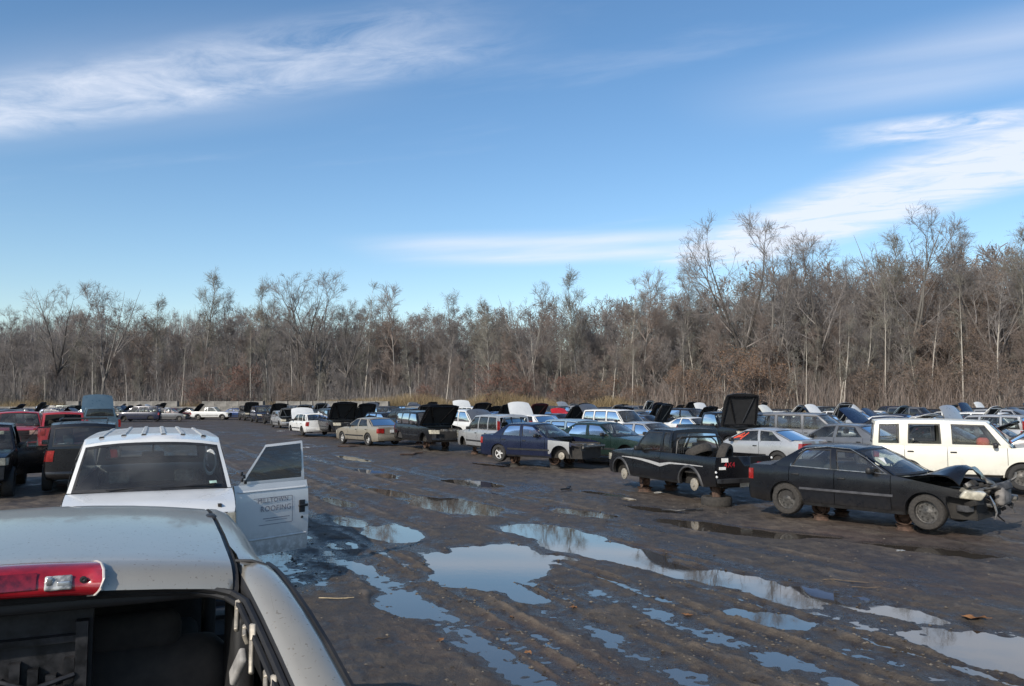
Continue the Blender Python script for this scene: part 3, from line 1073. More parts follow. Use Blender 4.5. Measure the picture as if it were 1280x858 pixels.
# undergrowth: upright saplings, brambles and dead leaves along the wood's edge
def undergrowth():
    rs = np.random.RandomState(9)
    V, F, M = [], [], []
    base = 0

    def blades(n, px_lo, px_hi, dy0, dy1, h0, h1, wd, mat, lean):
        nonlocal base
        px = rs.uniform(px_lo, px_hi, n)
        clump = 0.45 + 0.9 * vnoise(px * 0.021, px * 0 + 3.3, 77 + mat)
        Y = edge_y(px) + rs.uniform(dy0, dy1, n)
        X = (px - 640) / 1000 * Y
        h = rs.uniform(h0, h1, n) * clump
        a = rs.uniform(0, math.pi, n)
        u = np.stack([np.cos(a), np.sin(a), a * 0], 1) * (wd * rs.uniform(0.6, 1.4, n))[:, None]
        t_ = np.clip((np.hypot(X, Y) - 128) / 80, 0, 1)
        p = np.stack([X, Y, t_ * t_ * (3 - 2 * t_) * 13.0 - 0.1], 1)
        mid = p + np.stack([rs.normal(0, lean, n) * h * 0.4, rs.normal(0, lean, n) * h * 0.4, h * 0.55], 1)
        q = mid + np.stack([rs.normal(0, lean, n) * h, rs.normal(0, lean, n) * h, h * 0.45], 1)
        v = np.stack([p - u, p + u, mid + u * 0.7, mid - u * 0.7, mid - u * 0.7, mid + u * 0.7, q + u * 0.2, q - u * 0.2], 1).reshape(-1, 3)
        V.append(v)
        F.append(base + np.arange(n * 8).reshape(n * 2, 4))
        M.append(np.full(n * 2, mat, np.int32))
        base += len(v)

    blades(26000, -120, 1400, -1.0, 16, 1.6, 5.5, 0.026, 0, 0.13)
    blades(16000, -120, 1400, -2.0, 10, 0.8, 3.0, 0.024, 1, 0.25)
    blades(14000, 780, 1400, -2.0, 14, 2.0, 6.0, 0.026, 2, 0.16)
    blades(12000, -120, 620, 2.0, 26, 2.5, 8.0, 0.030, 0, 0.10)
    blades(16000, -120, 1400, 14, 44, 4.0, 9.5, 0.045, 0, 0.08)
    blades(16000, -120, 1400, 40, 84, 5.0, 11.0, 0.060, 0, 0.08)
    me = raw_mesh('undergrowth', np.concatenate(V), np.concatenate(F), np.concatenate(M), [TWIG, TWIG_G, TWIG_R])
    tag(link('undergrowth', me), 'thicket of bare brown saplings at the foot of the wood', 'undergrowth', kind='stuff')
    V, F, M, base = [], [], [], 0
    blades(22000, -120, 560, -3.2, 0.0, 0.9, 2.4, 0.018, 0, 0.22)
    blades(30000, 370, 820, -3.3, 1.5, 1.9, 3.3, 0.022, 0, 0.20)
    blades(14000, 760, 1400, -3.2, 0.0, 0.6, 1.5, 0.016, 0, 0.22)
    straw = leafmat('dry_grass', (0.20, 0.15, 0.085), (0.36, 0.28, 0.165))
    me = raw_mesh('dry_grass', np.concatenate(V), np.concatenate(F), np.concatenate(M), [straw])
    tag(link('dry_grass', me), 'tan dry grass standing along the edge of the wood', 'grass', kind='stuff')


undergrowth()

# shrubs that keep their dead leaves
shrubs = []
for sd, lm, nleaf in ((21, LEAF_O, 3600), (22, LEAF_R, 3600), (23, LEAF_B, 3200)):
    t = Tree(sd).grow(H=5, first=0.06, nlimb=26, limb_len=0.55, angle=40, fork=4, tr=0.010, nb=4, nt=4, ns=2)
    shrubs.append((Tree.mesh('stems', t.trunk, [BARK_D]), Tree.mesh('foliage', t.crown, [TWIG_R, lm], leaf=nleaf, leaf_size=0.055, rs=sd)))
SHRUB = [(622, 448, 1, 'russet-leaved shrub in front of the wood above the dark blue sedan'), (652, 468, 1, 'low russet shrub right of the tallest russet one'),
         (705, 466, 1, 'russet shrub left of the orange-brown pair'), (730, 462, 2, 'brown-leaved shrub behind the white boxy car'),
         (750, 466, 0, 'orange-brown shrub behind the white boxy car'), (790, 478, 0, 'low orange shrub behind the black pickup cab'),
         (862, 450, 0, 'orange shrub at the left end of the tall brush'), 
         (932, 418, 0, 'tall orange-leaved shrub under the great spreading tree'), (965, 440, 0, 'orange shrub right of the tall orange one'),
         (1090, 450, 2, 'brown shrub under the dark full-crowned tree'),
         (1160, 445, 2, 'brown shrub near the foot of the tallest right tree'), (1240, 440, 2, 'brown shrub at the right edge of the wood'),
         (250, 468, 1, 'russet shrub behind the far white pickup'), (300, 452, 1, 'tall russet shrub right of the far white pickup'),
         (360, 474, 2, 'low brown shrub behind the white hatchback'), (530, 478, 1, 'low russet shrub above the dark wagons'),
         (40, 476, 2, 'low brown shrub at the far left edge')]
for (px, ty, k, lab) in SHRUB:
    Y = float(edge_y(px)) - 0.8
    H = 0.84 * (CAM_H + (502 - ty) / 1000 * Y)
    o = empty('shrub', ((px - 640) / 1000 * Y, Y, 0), rng.uniform(0, 6))
    s = H / 5.0
    o.scale = (s, s, s)
    link('stems', shrubs[k][0], o)
    link('foliage', shrubs[k][1], o)
    tag(o, lab, 'shrub', 'shrubs with dead leaves at the edge of the wood')

# ------------------------------------------------------------------ concrete block wall at the back of the yard
CONC = simple('weathered_concrete', (0.19, 0.18, 0.165), 0.9, var=0.35, scale=1.2, bump=0.01)
wall = empty('concrete_block_wall', (0, 112, 0))
blk = MB()
blk.box(-0.89, 0.89, -0.4, 0.4, 0.0, 0.78)
blk_me = blk.mesh('block', [CONC], smooth=None)
k = 0
for course in range(3):
    px = -60
    while px < 900:
        Y = float(edge_y(px)) - 4.6
        if (course == 2 and (px > 480 or px < 90 or rng.random() < 0.12)) or px > 640:
            px += 1800 / Y
            continue
        X = (px - 640) / 1000 * Y + (0.9 if course % 2 else 0)
        slope = (edge_y(px + 20) - edge_y(px - 20)) / (0.04 * Y)
        b = link('block', blk_me, wall, (X, Y - 112 + rng.uniform(-.03, .03), course * 0.79 + 0.0), (0, 0, math.atan(slope) + rng.uniform(-.02, .02)))
        px += 1800 / Y
        k += 1
tag(wall, 'long grey wall of stacked concrete blocks below the wood', 'wall')
print('blocks', k)

# ================================================================== VEHICLES
def cl(v, a, b):
    return max(a, min(b, v))


def pw(pts, x):
    return float(np.interp(x, [p[0] for p in pts], [p[1] for p in pts]))


P0 = None     # placeholder for the paint slot; replaced per vehicle


def wheel_meshes():
    out = {}
    for key, n_sp in (('steel', 0), ('alloy', 5), ('alloy7', 7)):
        r = MB()
        r.lathe([(0.64, -0.09), (0.66, -0.075), (0.62, -0.06), (0.60, 0.03), (0.62, 0.075), (0.655, 0.088), (0.63, 0.092), (0.585, 0.075), (0.57, 0.02)], 28)
        if n_sp == 0:
            r.lathe([(0.575, 0.02), (0.50, 0.028), (0.44, 0.02), (0.30, 0.05), (0.20, 0.055), (0.17, 0.075), (0.001, 0.078)], 28)
            for k in range(8):
                a = 2 * math.pi * k / 8
                r.lathe([(0.055, 0.050), (0.055, 0.046), (0.001, 0.0465)], 8, mat=1, tf=Matrix.Translation((0.41 * math.cos(a), -0.001, 0.41 * math.sin(a))))
        else:
            for k in range(n_sp):
                tf = Matrix.Rotation(2 * math.pi * k / n_sp, 4, 'Y')
                wd = 0.085 if n_sp == 5 else 0.055
                r.box(0.10, 0.60, 0.03, 0.072, -wd, wd, tf=tf)
            r.lathe([(0.16, 0.02), (0.16, 0.08), (0.10, 0.09), (0.001, 0.09)], 20)
            r.lathe([(0.50, -0.03), (0.001, -0.03)], 20, mat=1)
        out[key] = r.mesh('rim', [STEEL if n_sp == 0 else ALLOY, CHASSIS])
        out[key + '_p'] = r
    t = MB()
    t.lathe([(0.66, -0.30), (0.80, -0.33), (0.93, -0.31), (0.985, -0.24), (1.0, -0.12), (1.0, 0.12), (0.985, 0.24), (0.93, 0.31), (0.80, 0.33), (0.66, 0.30), (0.63, 0.09)], 32)
    t.lathe([(0.63, -0.09), (0.66, -0.30)], 32)
    out['tyre'] = t.mesh('tyre', [RUBBER])
    out['dusty'] = t.mesh('tyre', [MUDTYRE])
    h = MB()
    h.lathe([(0.001, 0.05), (0.14, 0.05), (0.15, -0.02), (0.34, -0.02), (0.40, -0.05), (0.40, -0.12), (0.001, -0.12)], 22)
    out['hub'] = h.mesh('brake_drum', [BRAKE])
    return out


WHL = wheel_meshes()
HANDLE = MB()
HANDLE.rbox(0, 0, 0, 0.15, 0.03, 0.035, 0.012)
HANDLE_ME = HANDLE.mesh('handle', [TRIM])
MIR = MB()
MIR.rbox(0, 0, 0, 0.11, 0.20, 0.13, 0.045)
MIR.box(-0.02, 0.03, -0.14, -0.08, -0.05, -0.01)
MIRROR_ME = MIR.mesh('mirror', [TRIM])


def kit(S):
    """build all part meshes of one vehicle body; returns a list of part records
    record: [name, mesh, location, parent key, key, flags]   flags: 'n' near only"""
    L, W, H = S['L'], S['W'], S['H']
    hl = L / 2
    zs = S.get('zs', 0.22)
    top = S['top']
    xf, xr, RW = S['xf'], S['xr'], S['R']
    RA = RW * S.get('arch', 1.16)
    A0, A1, C1, C0 = S['green']            # windshield base/top, rear top/base (x)
    roof = S['roof']
    style = S['style']
    fb, rb = S.get('fbulge', 0.13), S.get('rbulge', 0.09)
    xF, xR = hl - fb, -hl + rb
    belt = max(p[1] for p in top if C0 - 0.01 <= p[0] <= A0 + 0.01)
    yr = W / 2 * S.get('tumble', 0.76)
    nose, tailt = S.get('nose', 0.17), S.get('tail', 0.12)
    bump_f, bump_r = S.get('bump_f', 0.52), S.get('bump_r', 0.55)
    body_mats = [P0, TRIM, CHASSIS]
    recs = []

    def ztop(x):
        return pw(top, x)

    def plan(x):
        t = abs(x) / hl
        return 1 - (nose if x > 0 else tailt) * t ** 6 - 0.015 * t * t

    pz, py_ = S.get('prof', ([0, .10, .35, .62, .86, 1], [.925, .968, .994, 1.0, .985, .945]))

    def yat(x, z):
        return W / 2 * plan(x) * float(np.interp((z - zs) / (belt - zs), pz, py_))

    def zbot(x):
        z = zs + (0.05 * max(0, (abs(x) - hl * 0.8) / (hl * 0.2)))
        for xw in (xf, xr):
            dxx = abs(x - xw)
            if dxx < RA:
                z = max(z, RW + math.sqrt(max(0, RA * RA - dxx * dxx)) * 0.98 - 0.0)
        return z

    doors = S['doors']
    g = 0.006
    st = set(np.round(np.linspace(xR, xF, 26), 4))
    for xw in (xf, xr):
        for k in range(13):
            st.add(round(xw + RA * math.cos(math.pi * k / 12), 4))
            st.add(round(xw + RA * math.cos(math.pi * (k + .5) / 12), 4))
        st.add(round(xw - RA - 0.004, 4))
        st.add(round(xw + RA + 0.004, 4))
    keep = set()
    for (d0, d1) in doors:
        for v in (d0 - g, d0 + g, d1 - g, d1 + g):
            keep.add(round(v, 4))
    for (x, _) in top:
        if xR < x < xF:
            keep.add(round(x, 4))
    keep |= {round(xR, 4), round(xF, 4)}
    if style == 'pickup':
        keep.add(round(C0, 4))
    st = sorted(x for x in st if all(abs(x - k) > 0.012 for k in keep))
    st = sorted(set(st) | keep)
    lev = [0, .10, .25, .42, .58, .74, .88, .96, 1.0]
    if S.get('levels'):
        lev = S['levels']

    def column(x):
        zb, zt = zbot(x), ztop(x)
        zb = min(zb, zt - 0.03)
        return [(x, yat(x, zb + (zt - zb) * s), zb + (zt - zb) * s) for s in lev]

    cols = [column(x) for x in st]
    body = MB()
    dmb = {}
    for side in (1, -1):
        for k in range(len(doors)):
            dmb[(k, side)] = MB()
        for i in range(len(st) - 1):
            xm = (st[i] + st[i + 1]) / 2
            own, gap = None, False
            for k, (d0, d1) in enumerate(doors):
                if d0 + g * 0.9 < xm < d1 - g * 0.9:
                    own = k
                if abs(xm - d0) <= g or abs(xm - d1) <= g:
                    gap = True
            for j in range(len(lev) - 1):
                q = [cols[i][j], cols[i + 1][j], cols[i + 1][j + 1], cols[i][j + 1]]
                q = [(p[0], p[1] * side, p[2]) for p in q]
                if side > 0:
                    q = q[::-1]
                if j >= 1 and gap:
                    continue
                if S.get('cut') and xm > xf + RA * .9 and (q[0][2] + q[2][2]) / 2 < S['cut']:
                    continue
                if j >= 1 and own is not None:
                    dmb[(own, side)].face(q, 0)
                else:
                    body.face(q, 0)
            # turned-in lower lip / arch flange
            a, b = cols[i][0], cols[i + 1][0]
            body.face([(a[0], a[1] * side, a[2]), (b[0], b[1] * side, b[2]), (b[0], (b[1] - .06) * side, b[2]), (a[0], (a[1] - .06) * side, a[2])], 1)

    # ---- greenhouse sides
    def rz(x):
        return pw(roof, x)

    def ysill(x):
        return yat(x, ztop(x)) - 0.012

    def gp(xb, xt, v, side):
        zb, zt = ztop(xb), rz(xt) - 0.035
        yb, yt = ysill(xb), yr * (1 - 0.04 * abs((xt - (A1 + C1) / 2) / max(0.5, (A1 - C1) / 2)) ** 3)
        return Vector((xb + (xt - xb) * v, (yb + (yt - yb) * v + S.get('bow', 0.035) * math.sin(math.pi * v)) * side, zb + (zt - zb) * v))
    wins = []
    VB = S.get('vb', (0, .06, .84, .90, 1))
    frame_mat = 1 if S.get('black_frames', True) else 0
    cells = S['cells']      # (xb1, xt1, xb0, xt0, kind, door) from front to back
    for side in (1, -1):
        for (xb1, xt1, xb0, xt0, kind, dk) in cells:
            def P(u, v, off=0.0):
                p = gp(xb1 + (xb0 - xb1) * u, xt1 + (xt0 - xt1) * u, v, side)
                p.y -= off * side
                return p
            if kind == 'p':
                n = 3
                body.grid([[P(a / n, v / 6) for a in range(n + 1)] for v in range(7)], 0, flip=side > 0)
                continue
            wd = max(0.2, abs(xb1 - xb0))
            mg = min(0.2, S.get('marg', 0.035) / wd)
            us = [0, mg, 1 - mg, 1]
            tgt = dmb[(dk, side)] if dk is not None else body
            for a in range(3):
                for b in range(4):
                    if a == 1 and b == 1:
                        continue
                    f = [P(us[a], VB[b]), P(us[a + 1], VB[b]), P(us[a + 1], VB[b + 1]), P(us[a], VB[b + 1])]
                    if b == 3:
                        body.face(f, 0)
                    else:
                        tgt.face(f, frame_mat if b != 0 else 0)
            r0 = min(0.16, 0.07 / wd)
            # pane with clipped corners
            gm = MB()
            u0, u1, v0, v1 = us[1] - 0.005, us[2] + 0.005, VB[1] - .01, VB[2] + .01
            n = 4
            gm.grid([[P(u0 + (u1 - u0) * a / n, v0 + (v1 - v0) * b / n, 0.012) for a in range(n + 1)] for b in range(n + 1)], 0)
            wins.append((gm, dk, side))
    # ---- roof
    cr = S.get('crown', 0.045)
    cells_top_y = lambda x: yr * (1 - 0.04 * abs((x - (A1 + C1) / 2) / max(0.5, (A1 - C1) / 2)) ** 3)

    def roofpt(t, s):
        xm = A1 + (C1 - A1) * t
        x = xm + (0.10 * (1 - t) - 0.07 * t) * (1 - s * s) * S.get('roof_bulge', 1.0)
        return (x, cells_top_y(xm) * s, rz(xm) - 0.035 + (cr + 0.0) * (1 - abs(s) ** 2.6))
    ns = [-1, -.96, -.88, -.7, -.45, 0, .45, .7, .88, .96, 1]
    if not S.get('skip_roof'):
        body.grid([[roofpt(t / 8, s) for s in ns] for t in range(9)], 0)
    # ---- windshield and back glass
    wsb = S.get('ws_bulge', 0.17)

    def wsp(s, v, off=0.0):
        b = Vector((A0 + wsb * (1 - s * s), ysill(A0) * s, ztop(A0) + 0.012 * (1 - s * s)))
        t = Vector(roofpt(0, s))
        p = b.lerp(t, v)
        p.x += 0.03 * math.sin(math.pi * v)
        p.x -= off
        return p

    def rgp(s, v, off=0.0):
        b = Vector((C0 - S.get('rg_bulge', 0.10) * (1 - s * s), ysill(C0) * s, ztop(C0) + 0.01 * (1 - s * s)))
        t = Vector(roofpt(1, s))
        p = b.lerp(t, v)
        p.x -= 0.02 * math.sin(math.pi * v)
        p.x += off
        return p
    sm = S.get('ws_margin', 0.055)
    for (fn, nm, gmat, skip) in ((wsp, 'windshield', G_WIND, False), (rgp, 'rear_window', G_SIDE, S.get('skip_rear'))):
        if skip:
            continue
        if nm == 'rear_window' and S.get('rear_solid'):
            ny = 8
            body.grid([[fn(-1 + 2 * a / ny, b / 5) for a in range(ny + 1)] for b in range(6)], 0)
            continue
        m_side = sm if nm == 'windshield' else S.get('rg_margin', 0.09)
        lo, hi = (0.0, 0.94) if nm == 'windshield' else S.get('rg_v', (0.07, 0.90))
        xs = [-1, -1 + m_side] + [(-1 + m_side) + (2 - 2 * m_side) * k / 8 for k in range(1, 8)] + [1 - m_side, 1]
        vs = [0.0, max(lo, 0.001)] + [lo + (hi - lo) * k / 5 for k in range(1, 5)] + [hi, 1.0]

        def is_glass(a, b):
            return 1 <= b <= len(xs) - 3 and 1 <= a <= len(vs) - 3
        body.grid([[fn(s, v) for s in xs] for v in vs], 0, keep=lambda a, b: not is_glass(a, b))
        gm = MB()
        gx = [xs[1] - .004] + xs[2:-2] + [xs[-2] + .004]
        gv = [vs[1]] + vs[2:-2] + [vs[-2] + .004]
        gm.grid([[fn(s, v, 0.008) for s in gx] for v in gv], 0,)
        # dark printed border
        bm_ = MB()
        e = 0.035
        for (sa, sb2, va, vb2) in ((gx[0], gx[0] + e, gv[0], gv[-1]), (gx[-1] - e, gx[-1], gv[0], gv[-1]), (gx[0], gx[-1], gv[-1] - .06, gv[-1]), (gx[0], gx[-1], gv[0], gv[0] + .06)):
            k1 = 8
            gm.grid([[fn(sa + (sb2 - sa) * q / k1, va + (vb2 - va) * qq / 4, 0.004) for q in range(k1 + 1)] for qq in range(5)], 1)
        recs.append([nm, gm.mesh(nm, [gmat, TRIM]), (0, 0, 0), None, nm, ''])

    # ---- front fascia
    def face_pt(s, z, xe, bl, sgn):
        y = yat(xe, z) * s
        return (xe + sgn * bl * (1 - abs(s) ** 2.4), y, z)
    zt_f, zt_r = ztop(xF), ztop(xR)
    zb_f, zb_r = zbot(xF), zbot(xR)
    ss = [-1, -.9, -.75, -.5, -.25, 0, .25, .5, .75, .9, 1]
    bf = MB()
    bz = [zb_f, zb_f + (bump_f - zb_f) * .3, zb_f + (bump_f - zb_f) * .75, bump_f]
    bf.grid([[face_pt(s, z, xF + o, fb, 1) for s in ss] for z, o in zip(bz, (-.03, .015, .02, 0))], S.get('bump_mat', 0))
    bf.box(xF + fb * .7, xF + fb + 0.018, -W * .22, W * .22, zb_f + 0.06, zb_f + 0.15, 1)
    recs.append(['front_bumper', bf.mesh('front_bumper', body_mats), (0, 0, 0), None, 'front_bumper', ''])
    gr = MB()
    gr.grid([[face_pt(s, z, xF, fb - .015, 1) for s in ss[2:-2]] for z in (bump_f, (bump_f + zt_f) / 2, zt_f - 0.01)], 1)
    gmat = S.get('grille_mat', TRIM)
    for k in range(4):
        z = bump_f + (zt_f - bump_f) * (0.2 + 0.2 * k)
        gr.box(xF + fb - .03, xF + fb + .004, -W * .24, W * .24, z - .008, z + .008, 2)
    recs.append(['grille', gr.mesh('grille', [P0, TRIM, gmat]), (0, 0, 0), None, 'grille', ''])
    for side in (1, -1):
        lm = MB()
        hi = zt_f - 0.012
        lo = max(bump_f + 0.012, hi - 0.17)
        a0, a1 = S.get('lamp', (0.56, 1.0))
        n = 6
        pts = [[face_pt((a0 + (a1 - a0) * k / n) * side, z, xF + .012, fb, 1) for k in range(n + 1)] for z in (lo, (lo + hi) / 2, hi)]
        lm.grid(pts, 0)
        lm.grid([[(xF + .012 - d, (yat(xF - d, z) + 0.004) * side, z) for d in (0, .08, .16 + (z - lo) * .5)] for z in (lo, (lo + hi) / 2, hi)], 1)
        recs.append(['headlight', lm.mesh('headlight', [LAMP, S.get('side_lamp', LAMP)]), (0, 0, 0), None, 'headlight%d' % side, ''])
    body.grid([[face_pt(s, z, xF, fb - 0.02, 1) for s in ss] for z in (bump_f - .02, zt_f)], 1, keep=lambda a, b: b < 2 or b > 7)
    # ---- rear fascia
    rbm = MB()
    bz = [zb_r, zb_r + (bump_r - zb_r) * .3, zb_r + (bump_r - zb_r) * .75, bump_r]
    rbm.grid([[face_pt(s, z, xR - o, rb, -1) for s in ss] for z, o in zip(bz, (-.03, .015, .02, 0))], S.get('bump_mat', 0))
    recs.append(['rear_bumper', rbm.mesh('rear_bumper', body_mats), (0, 0, 0), None, 'rear_bumper', ''])
    tail_name = {'sedan': 'trunk_lid', 'pickup': 'tailgate'}.get(style, 'tailgate')
    tg = MB()
    zmid = (bump_r + zt_r) / 2
    tg.grid([[face_pt(s, z, xR, rb - .01, -1) for s in ss] for z in (bump_r, zmid, zt_r)], 0)
    if style == 'sedan':
        yt = lambda x: yat(x, ztop(x)) - 0.004
        n = 6
        x0, x1 = xR, C0 - 0.02
        rows = []
        for a in range(n + 1):
            x = x0 + (x1 - x0) * a / n
            rows.append([((x - (rb - .01) * (1 - abs(s) ** 2.4) * (1 - a / n) - S.get('rg_bulge', .1) * 0.9 * (1 - s * s) * (a / n)), yt(x) * s, ztop(x) + .02 * (1 - s * s) * min(1, a)) for s in ss])
        tg.grid(rows, 0)
    if style == 'pickup':
        tg.grid([[face_pt(s * .97, z, xR + .05, rb - .01, -1) for s in ss] for z in (bump_r, zt_r)], 0)
        tg.grid([[face_pt(s * .97, zt_r, xR + o, rb - .01, -1) for s in ss] for o in (0, .05)], 0)
    pl = MB()
    recs.append([tail_name, tg.mesh(tail_name, body_mats), (0, 0, 0), None, 'tailgate', ''])
    pl.box(-0.004, 0.0, -.16, .16, -.075, .075)
    recs.append(['number_plate', pl.mesh('number_plate', [WHITEPL], smooth=None), (xR - rb - .018, 0, (zmid if style == 'sedan' else bump_r - .12)), 'tailgate', 'plate', 'n'])
    tz0, tz1 = S.get('tail_z', (bump_r + .10, zt_r - .07))
    ta = S.get('tail_s', (0.60, 1.0))
    for side in (1, -1):
        tm = MB()
        tm.grid([[face_pt((ta[0] + (ta[1] - ta[0]) * k / 5) * side, z, xR - .012, rb, -1) for k in range(6)] for z in (tz0, (tz0 + tz1) / 2, tz1)], 0)
        tm.grid([[(xR - .012 + d, (yat(xR + d, z) + .005) * side, z) for d in (0, .06, .12)] for z in (tz0, (tz0 + tz1) / 2, tz1)], 0)
        if S.get('tail_hi'):
            h0, h1 = S['tail_hi']
            tm.box(C0 - .06, C0 + .03, (W / 2 - .13) * side - .045, (W / 2 - .13) * side + .045, h0, h1)
        recs.append(['tail_light', tm.mesh('tail_light', [TAIL]), (0, 0, 0), None, 'tail%d' % side, ''])
    # ---- hood (hinged at the cowl)
    hx0, hx1 = A0 + wsb * 0.45, xF + 0.005
    hz0 = ztop(hx0)
    hd = MB()
    n = 8
    sv = [-1, -.97, -.8, -.5, 0, .5, .8, .97, 1]

    def hoodp(a, s, drop=0.0):
        x = hx0 + (hx1 - hx0) * a
        z = ztop(x) + S.get('hood_crown', .035) * (1 - s * s) * min(1, .3 + a * 3) * (1 if a < .95 else .55) - drop
        xx = x + (fb - .03) * (1 - abs(s) ** 2.4) * a + wsb * .5 * (1 - s * s) * (1 - a) * 0.6
        yy = (yat(x, ztop(x)) - .008) * s
        return (xx - hx0, yy, z - hz0)
    hd.grid([[hoodp(a / n, s) for s in sv] for a in range(n + 1)], 0)
    hd.grid([[hoodp(a / n, s * .99, .028) for s in sv] for a in range(n + 1)], 1, flip=True)
    def rib_(a0, s0, a1, s1, wd_):
        c0, c1 = Vector(hoodp(a0, s0, .034)), Vector(hoodp(a1, s1, .034))
        side_ = (c1 - c0).cross(Vector((0, 0, 1))).normalized() * wd_
        up_ = Vector((0, 0, .012))
        hd.grid([[c0 - side_ + up_, c0 - side_ * .6 - up_, c0 + side_ * .6 - up_, c0 + side_ + up_], [c1 - side_ + up_, c1 - side_ * .6 - up_, c1 + side_ * .6 - up_, c1 + side_ + up_]], 0)
    for (a0, s0, a1, s1) in ((.05, -.9, .05, .9), (.95, -.88, .95, .88), (.05, -.9, .95, -.88), (.05, .9, .95, .88), (.08, -.2, .92, -.75), (.08, .2, .92, .75)):
        rib_(a0, s0, a1, s1, .035)
    hd.grid([[hoodp(1, s) for s in sv], [hoodp(1, s * .99, .028) for s in sv]], 0)
    hd.grid([[hoodp(0, s) for s in sv], [hoodp(0, s * .99, .028) for s in sv]], 1)
    for s in (-1, 1):
        hd.grid([[hoodp(a / n, s) for a in range(n + 1)], [hoodp(a / n, s * .99, .028) for a in range(n + 1)]], 0)
    recs.append(['hood', hd.mesh('hood', [P0, UNDERHOOD]), (hx0, 0, hz0), None, 'hood', ''])
    # cowl strip
    body.box(A0 - .12, hx0 + .02, -W * .40, W * .40, ztop(A0) - .10, ztop(A0) - .03, 1)
    # ---- inner structure
    ch = MB()
    yi = W / 2 - 0.27
    ch.box(xR + .06, xF - .04, -yi, yi, zs + .0, zs + .10)
    ch.box(max(xr, C0) + .35, A0 - .05, -W / 2 + .12, W / 2 - .12, zs + .01, zs + .09)
    ch.box(A0 - .10, A0 - .02, -W / 2 + .10, W / 2 - .10, zs + .05, ztop(A0) - .06)
    for s in (-1, 1):
        ch.box(A0 - .1, xF - .05, s * yi - .02, s * yi + .02, zs, ztop(xf) - .10)
        ch.box(xr - RA - .05, xr + RA + .05, s * yi - .02, s * yi + .02, zs, ztop(xr) - .06)
    ch.box(xF - .10, xF - .05, -yi, yi, zs + .02, zt_f - .08)
    ch.tube([(xf, -W / 2 + .2, RW), (xf, W / 2 - .2, RW)], .035, 6)
    ch.tube([(xr, -W / 2 + .2, RW), (xr, W / 2 - .2, RW)], .045, 6)
    ch.tube([(xR + .3, .25, zs - .03), (xf - .3, .2, zs - .04)], .03, 6)
    recs.append(['chassis', ch.mesh('chassis', [CHASSIS], smooth=None), (0, 0, 0), None, 'chassis', ''])
    en = MB()
    ez = ztop(xf)
    en.rbox((A0 + xF) / 2, 0, zs + .32, .55, .60, ez - zs - .45, .06)
    en.rbox((A0 + xF) / 2 + .1, .12, ez - .20, .40, .26, .14, .04)
    en.rbox((A0 + xF) / 2 - .1, -yi + .25, ez - .22, .26, .20, .20, .03)
    en.rbox(xF - .22, yi - .22, ez - .24, .22, .26, .20, .03)
    en.tube([(A0 + .1, .3, ez - .2), (xF - .3, .4, ez - .18), (xF - .18, 0, ez - .25)], .035, 7)
    en.box(xF - .16, xF - .10, -yi + .06, yi - .06, zs + .1, zt_f - .1)
    recs.append(['engine', en.mesh('engine', [ENGINE]), (0, 0, 0), None, 'engine', 'e'])
    inn = MB()
    c_back = C0 + .02
    for s in (-1, 1):
        inn.grid([[(x, (yat(cl(x, xR, xF), z) - .07) * s, z) for x in np.linspace(c_back, A0 - .03, 6)] for z in (zs + .08, (zs + belt) / 2, ztop((A0 + C0) / 2) - .02)], 0)
    inn.box(c_back, A0 - .05, -W / 2 + .12, W / 2 - .12, zs + .10, zs + .14)
    inn.box(A0 - .42, A0 + .02, -W / 2 + .10, W / 2 - .10, ztop(A0) - .32, ztop(A0) - .05)   # dashboard
    if style == 'sedan':
        inn.box(xR + .1, C0 + .42, -W / 2 + .16, W / 2 - .16, ztop(C0) - .10, ztop(C0) - .05)
        inn.box(C0 + .30, C0 + .42, -W / 2 + .16, W / 2 - .16, zs + .1, ztop(C0) - .05)
    if style == 'pickup':
        bl, br = xR + .05, C0 - .03
        wd = W / 2 - .09
        bz0 = S.get('bed_z', zs + .30)
        bed = MB()
        bed.box(bl, br, -wd, wd, bz0 - .03, bz0, 1)
        for s in (-1, 1):
            bed.grid([[(x, wd * s, z) for x in np.linspace(bl, br, 4)] for z in (bz0, ztop(-hl * .5) - .012)], 0)
            bed.grid([[(x, y, ztop(x) - .004 * (y != wd * s)) for x in np.linspace(xR, C0, 8)] for y in (wd * s, s * (yat(-hl * .5, ztop(-hl * .5)) + .002))], 0)
            bed.rbox(xr, s * (wd - .10), bz0 + .09, RA * 1.9, .2, .2, .05, 0)
        bed.box(br - .03, br, -wd, wd, bz0, ztop(-hl * .5) - .01, 0)
        bed.box(C0 - .01, C0 + .015, -W / 2 + .05, W / 2 - .05, zs + .1, ztop(C0), 0)
        recs.append(['cargo_bed', bed.mesh('cargo_bed', [P0, CHASSIS]), (0, 0, 0), None, 'bed', ''])
    recs.append(['interior', inn.mesh('interior', [SEATDARK], smooth=None), (0, 0, 0), None, 'interior', ''])
    seat = MB()
    seat.rbox(0, 0, .10, .50, .50, .18, .07)
    seat.rbox(-.27, 0, .42, .16, .48, .56, .07, tf=Matrix.Translation((-.02, 0, 0)) @ Matrix.Rotation(R(-12), 4, 'Y'))
    seat.rbox(-.40, 0, .80, .10, .28, .18, .045)
    sme = seat.mesh('seat', [SEATCLOTH if S.get('light_seat') else SEATDARK])
    sz = S.get('seat_z', zs + .16)
    sx = S.get('seat_x', A0 - .95)
    for s in (1, -1):
        recs.append(['seat', sme, (sx, s * W * .21, sz), None, 'seat%d' % s, 'n'])
    if S.get('rear_seat', style != 'pickup'):
        bn = MB()
        bn.rbox(0, 0, .1, .5, W * .74, .18, .07)
        bn.rbox(-.28, 0, .40, .16, W * .74, .52, .07)
        recs.append(['bench_seat', bn.mesh('bench_seat', [SEATDARK]), (sx - .85, 0, sz), None, 'bench', 'n'])
    sw = MB()
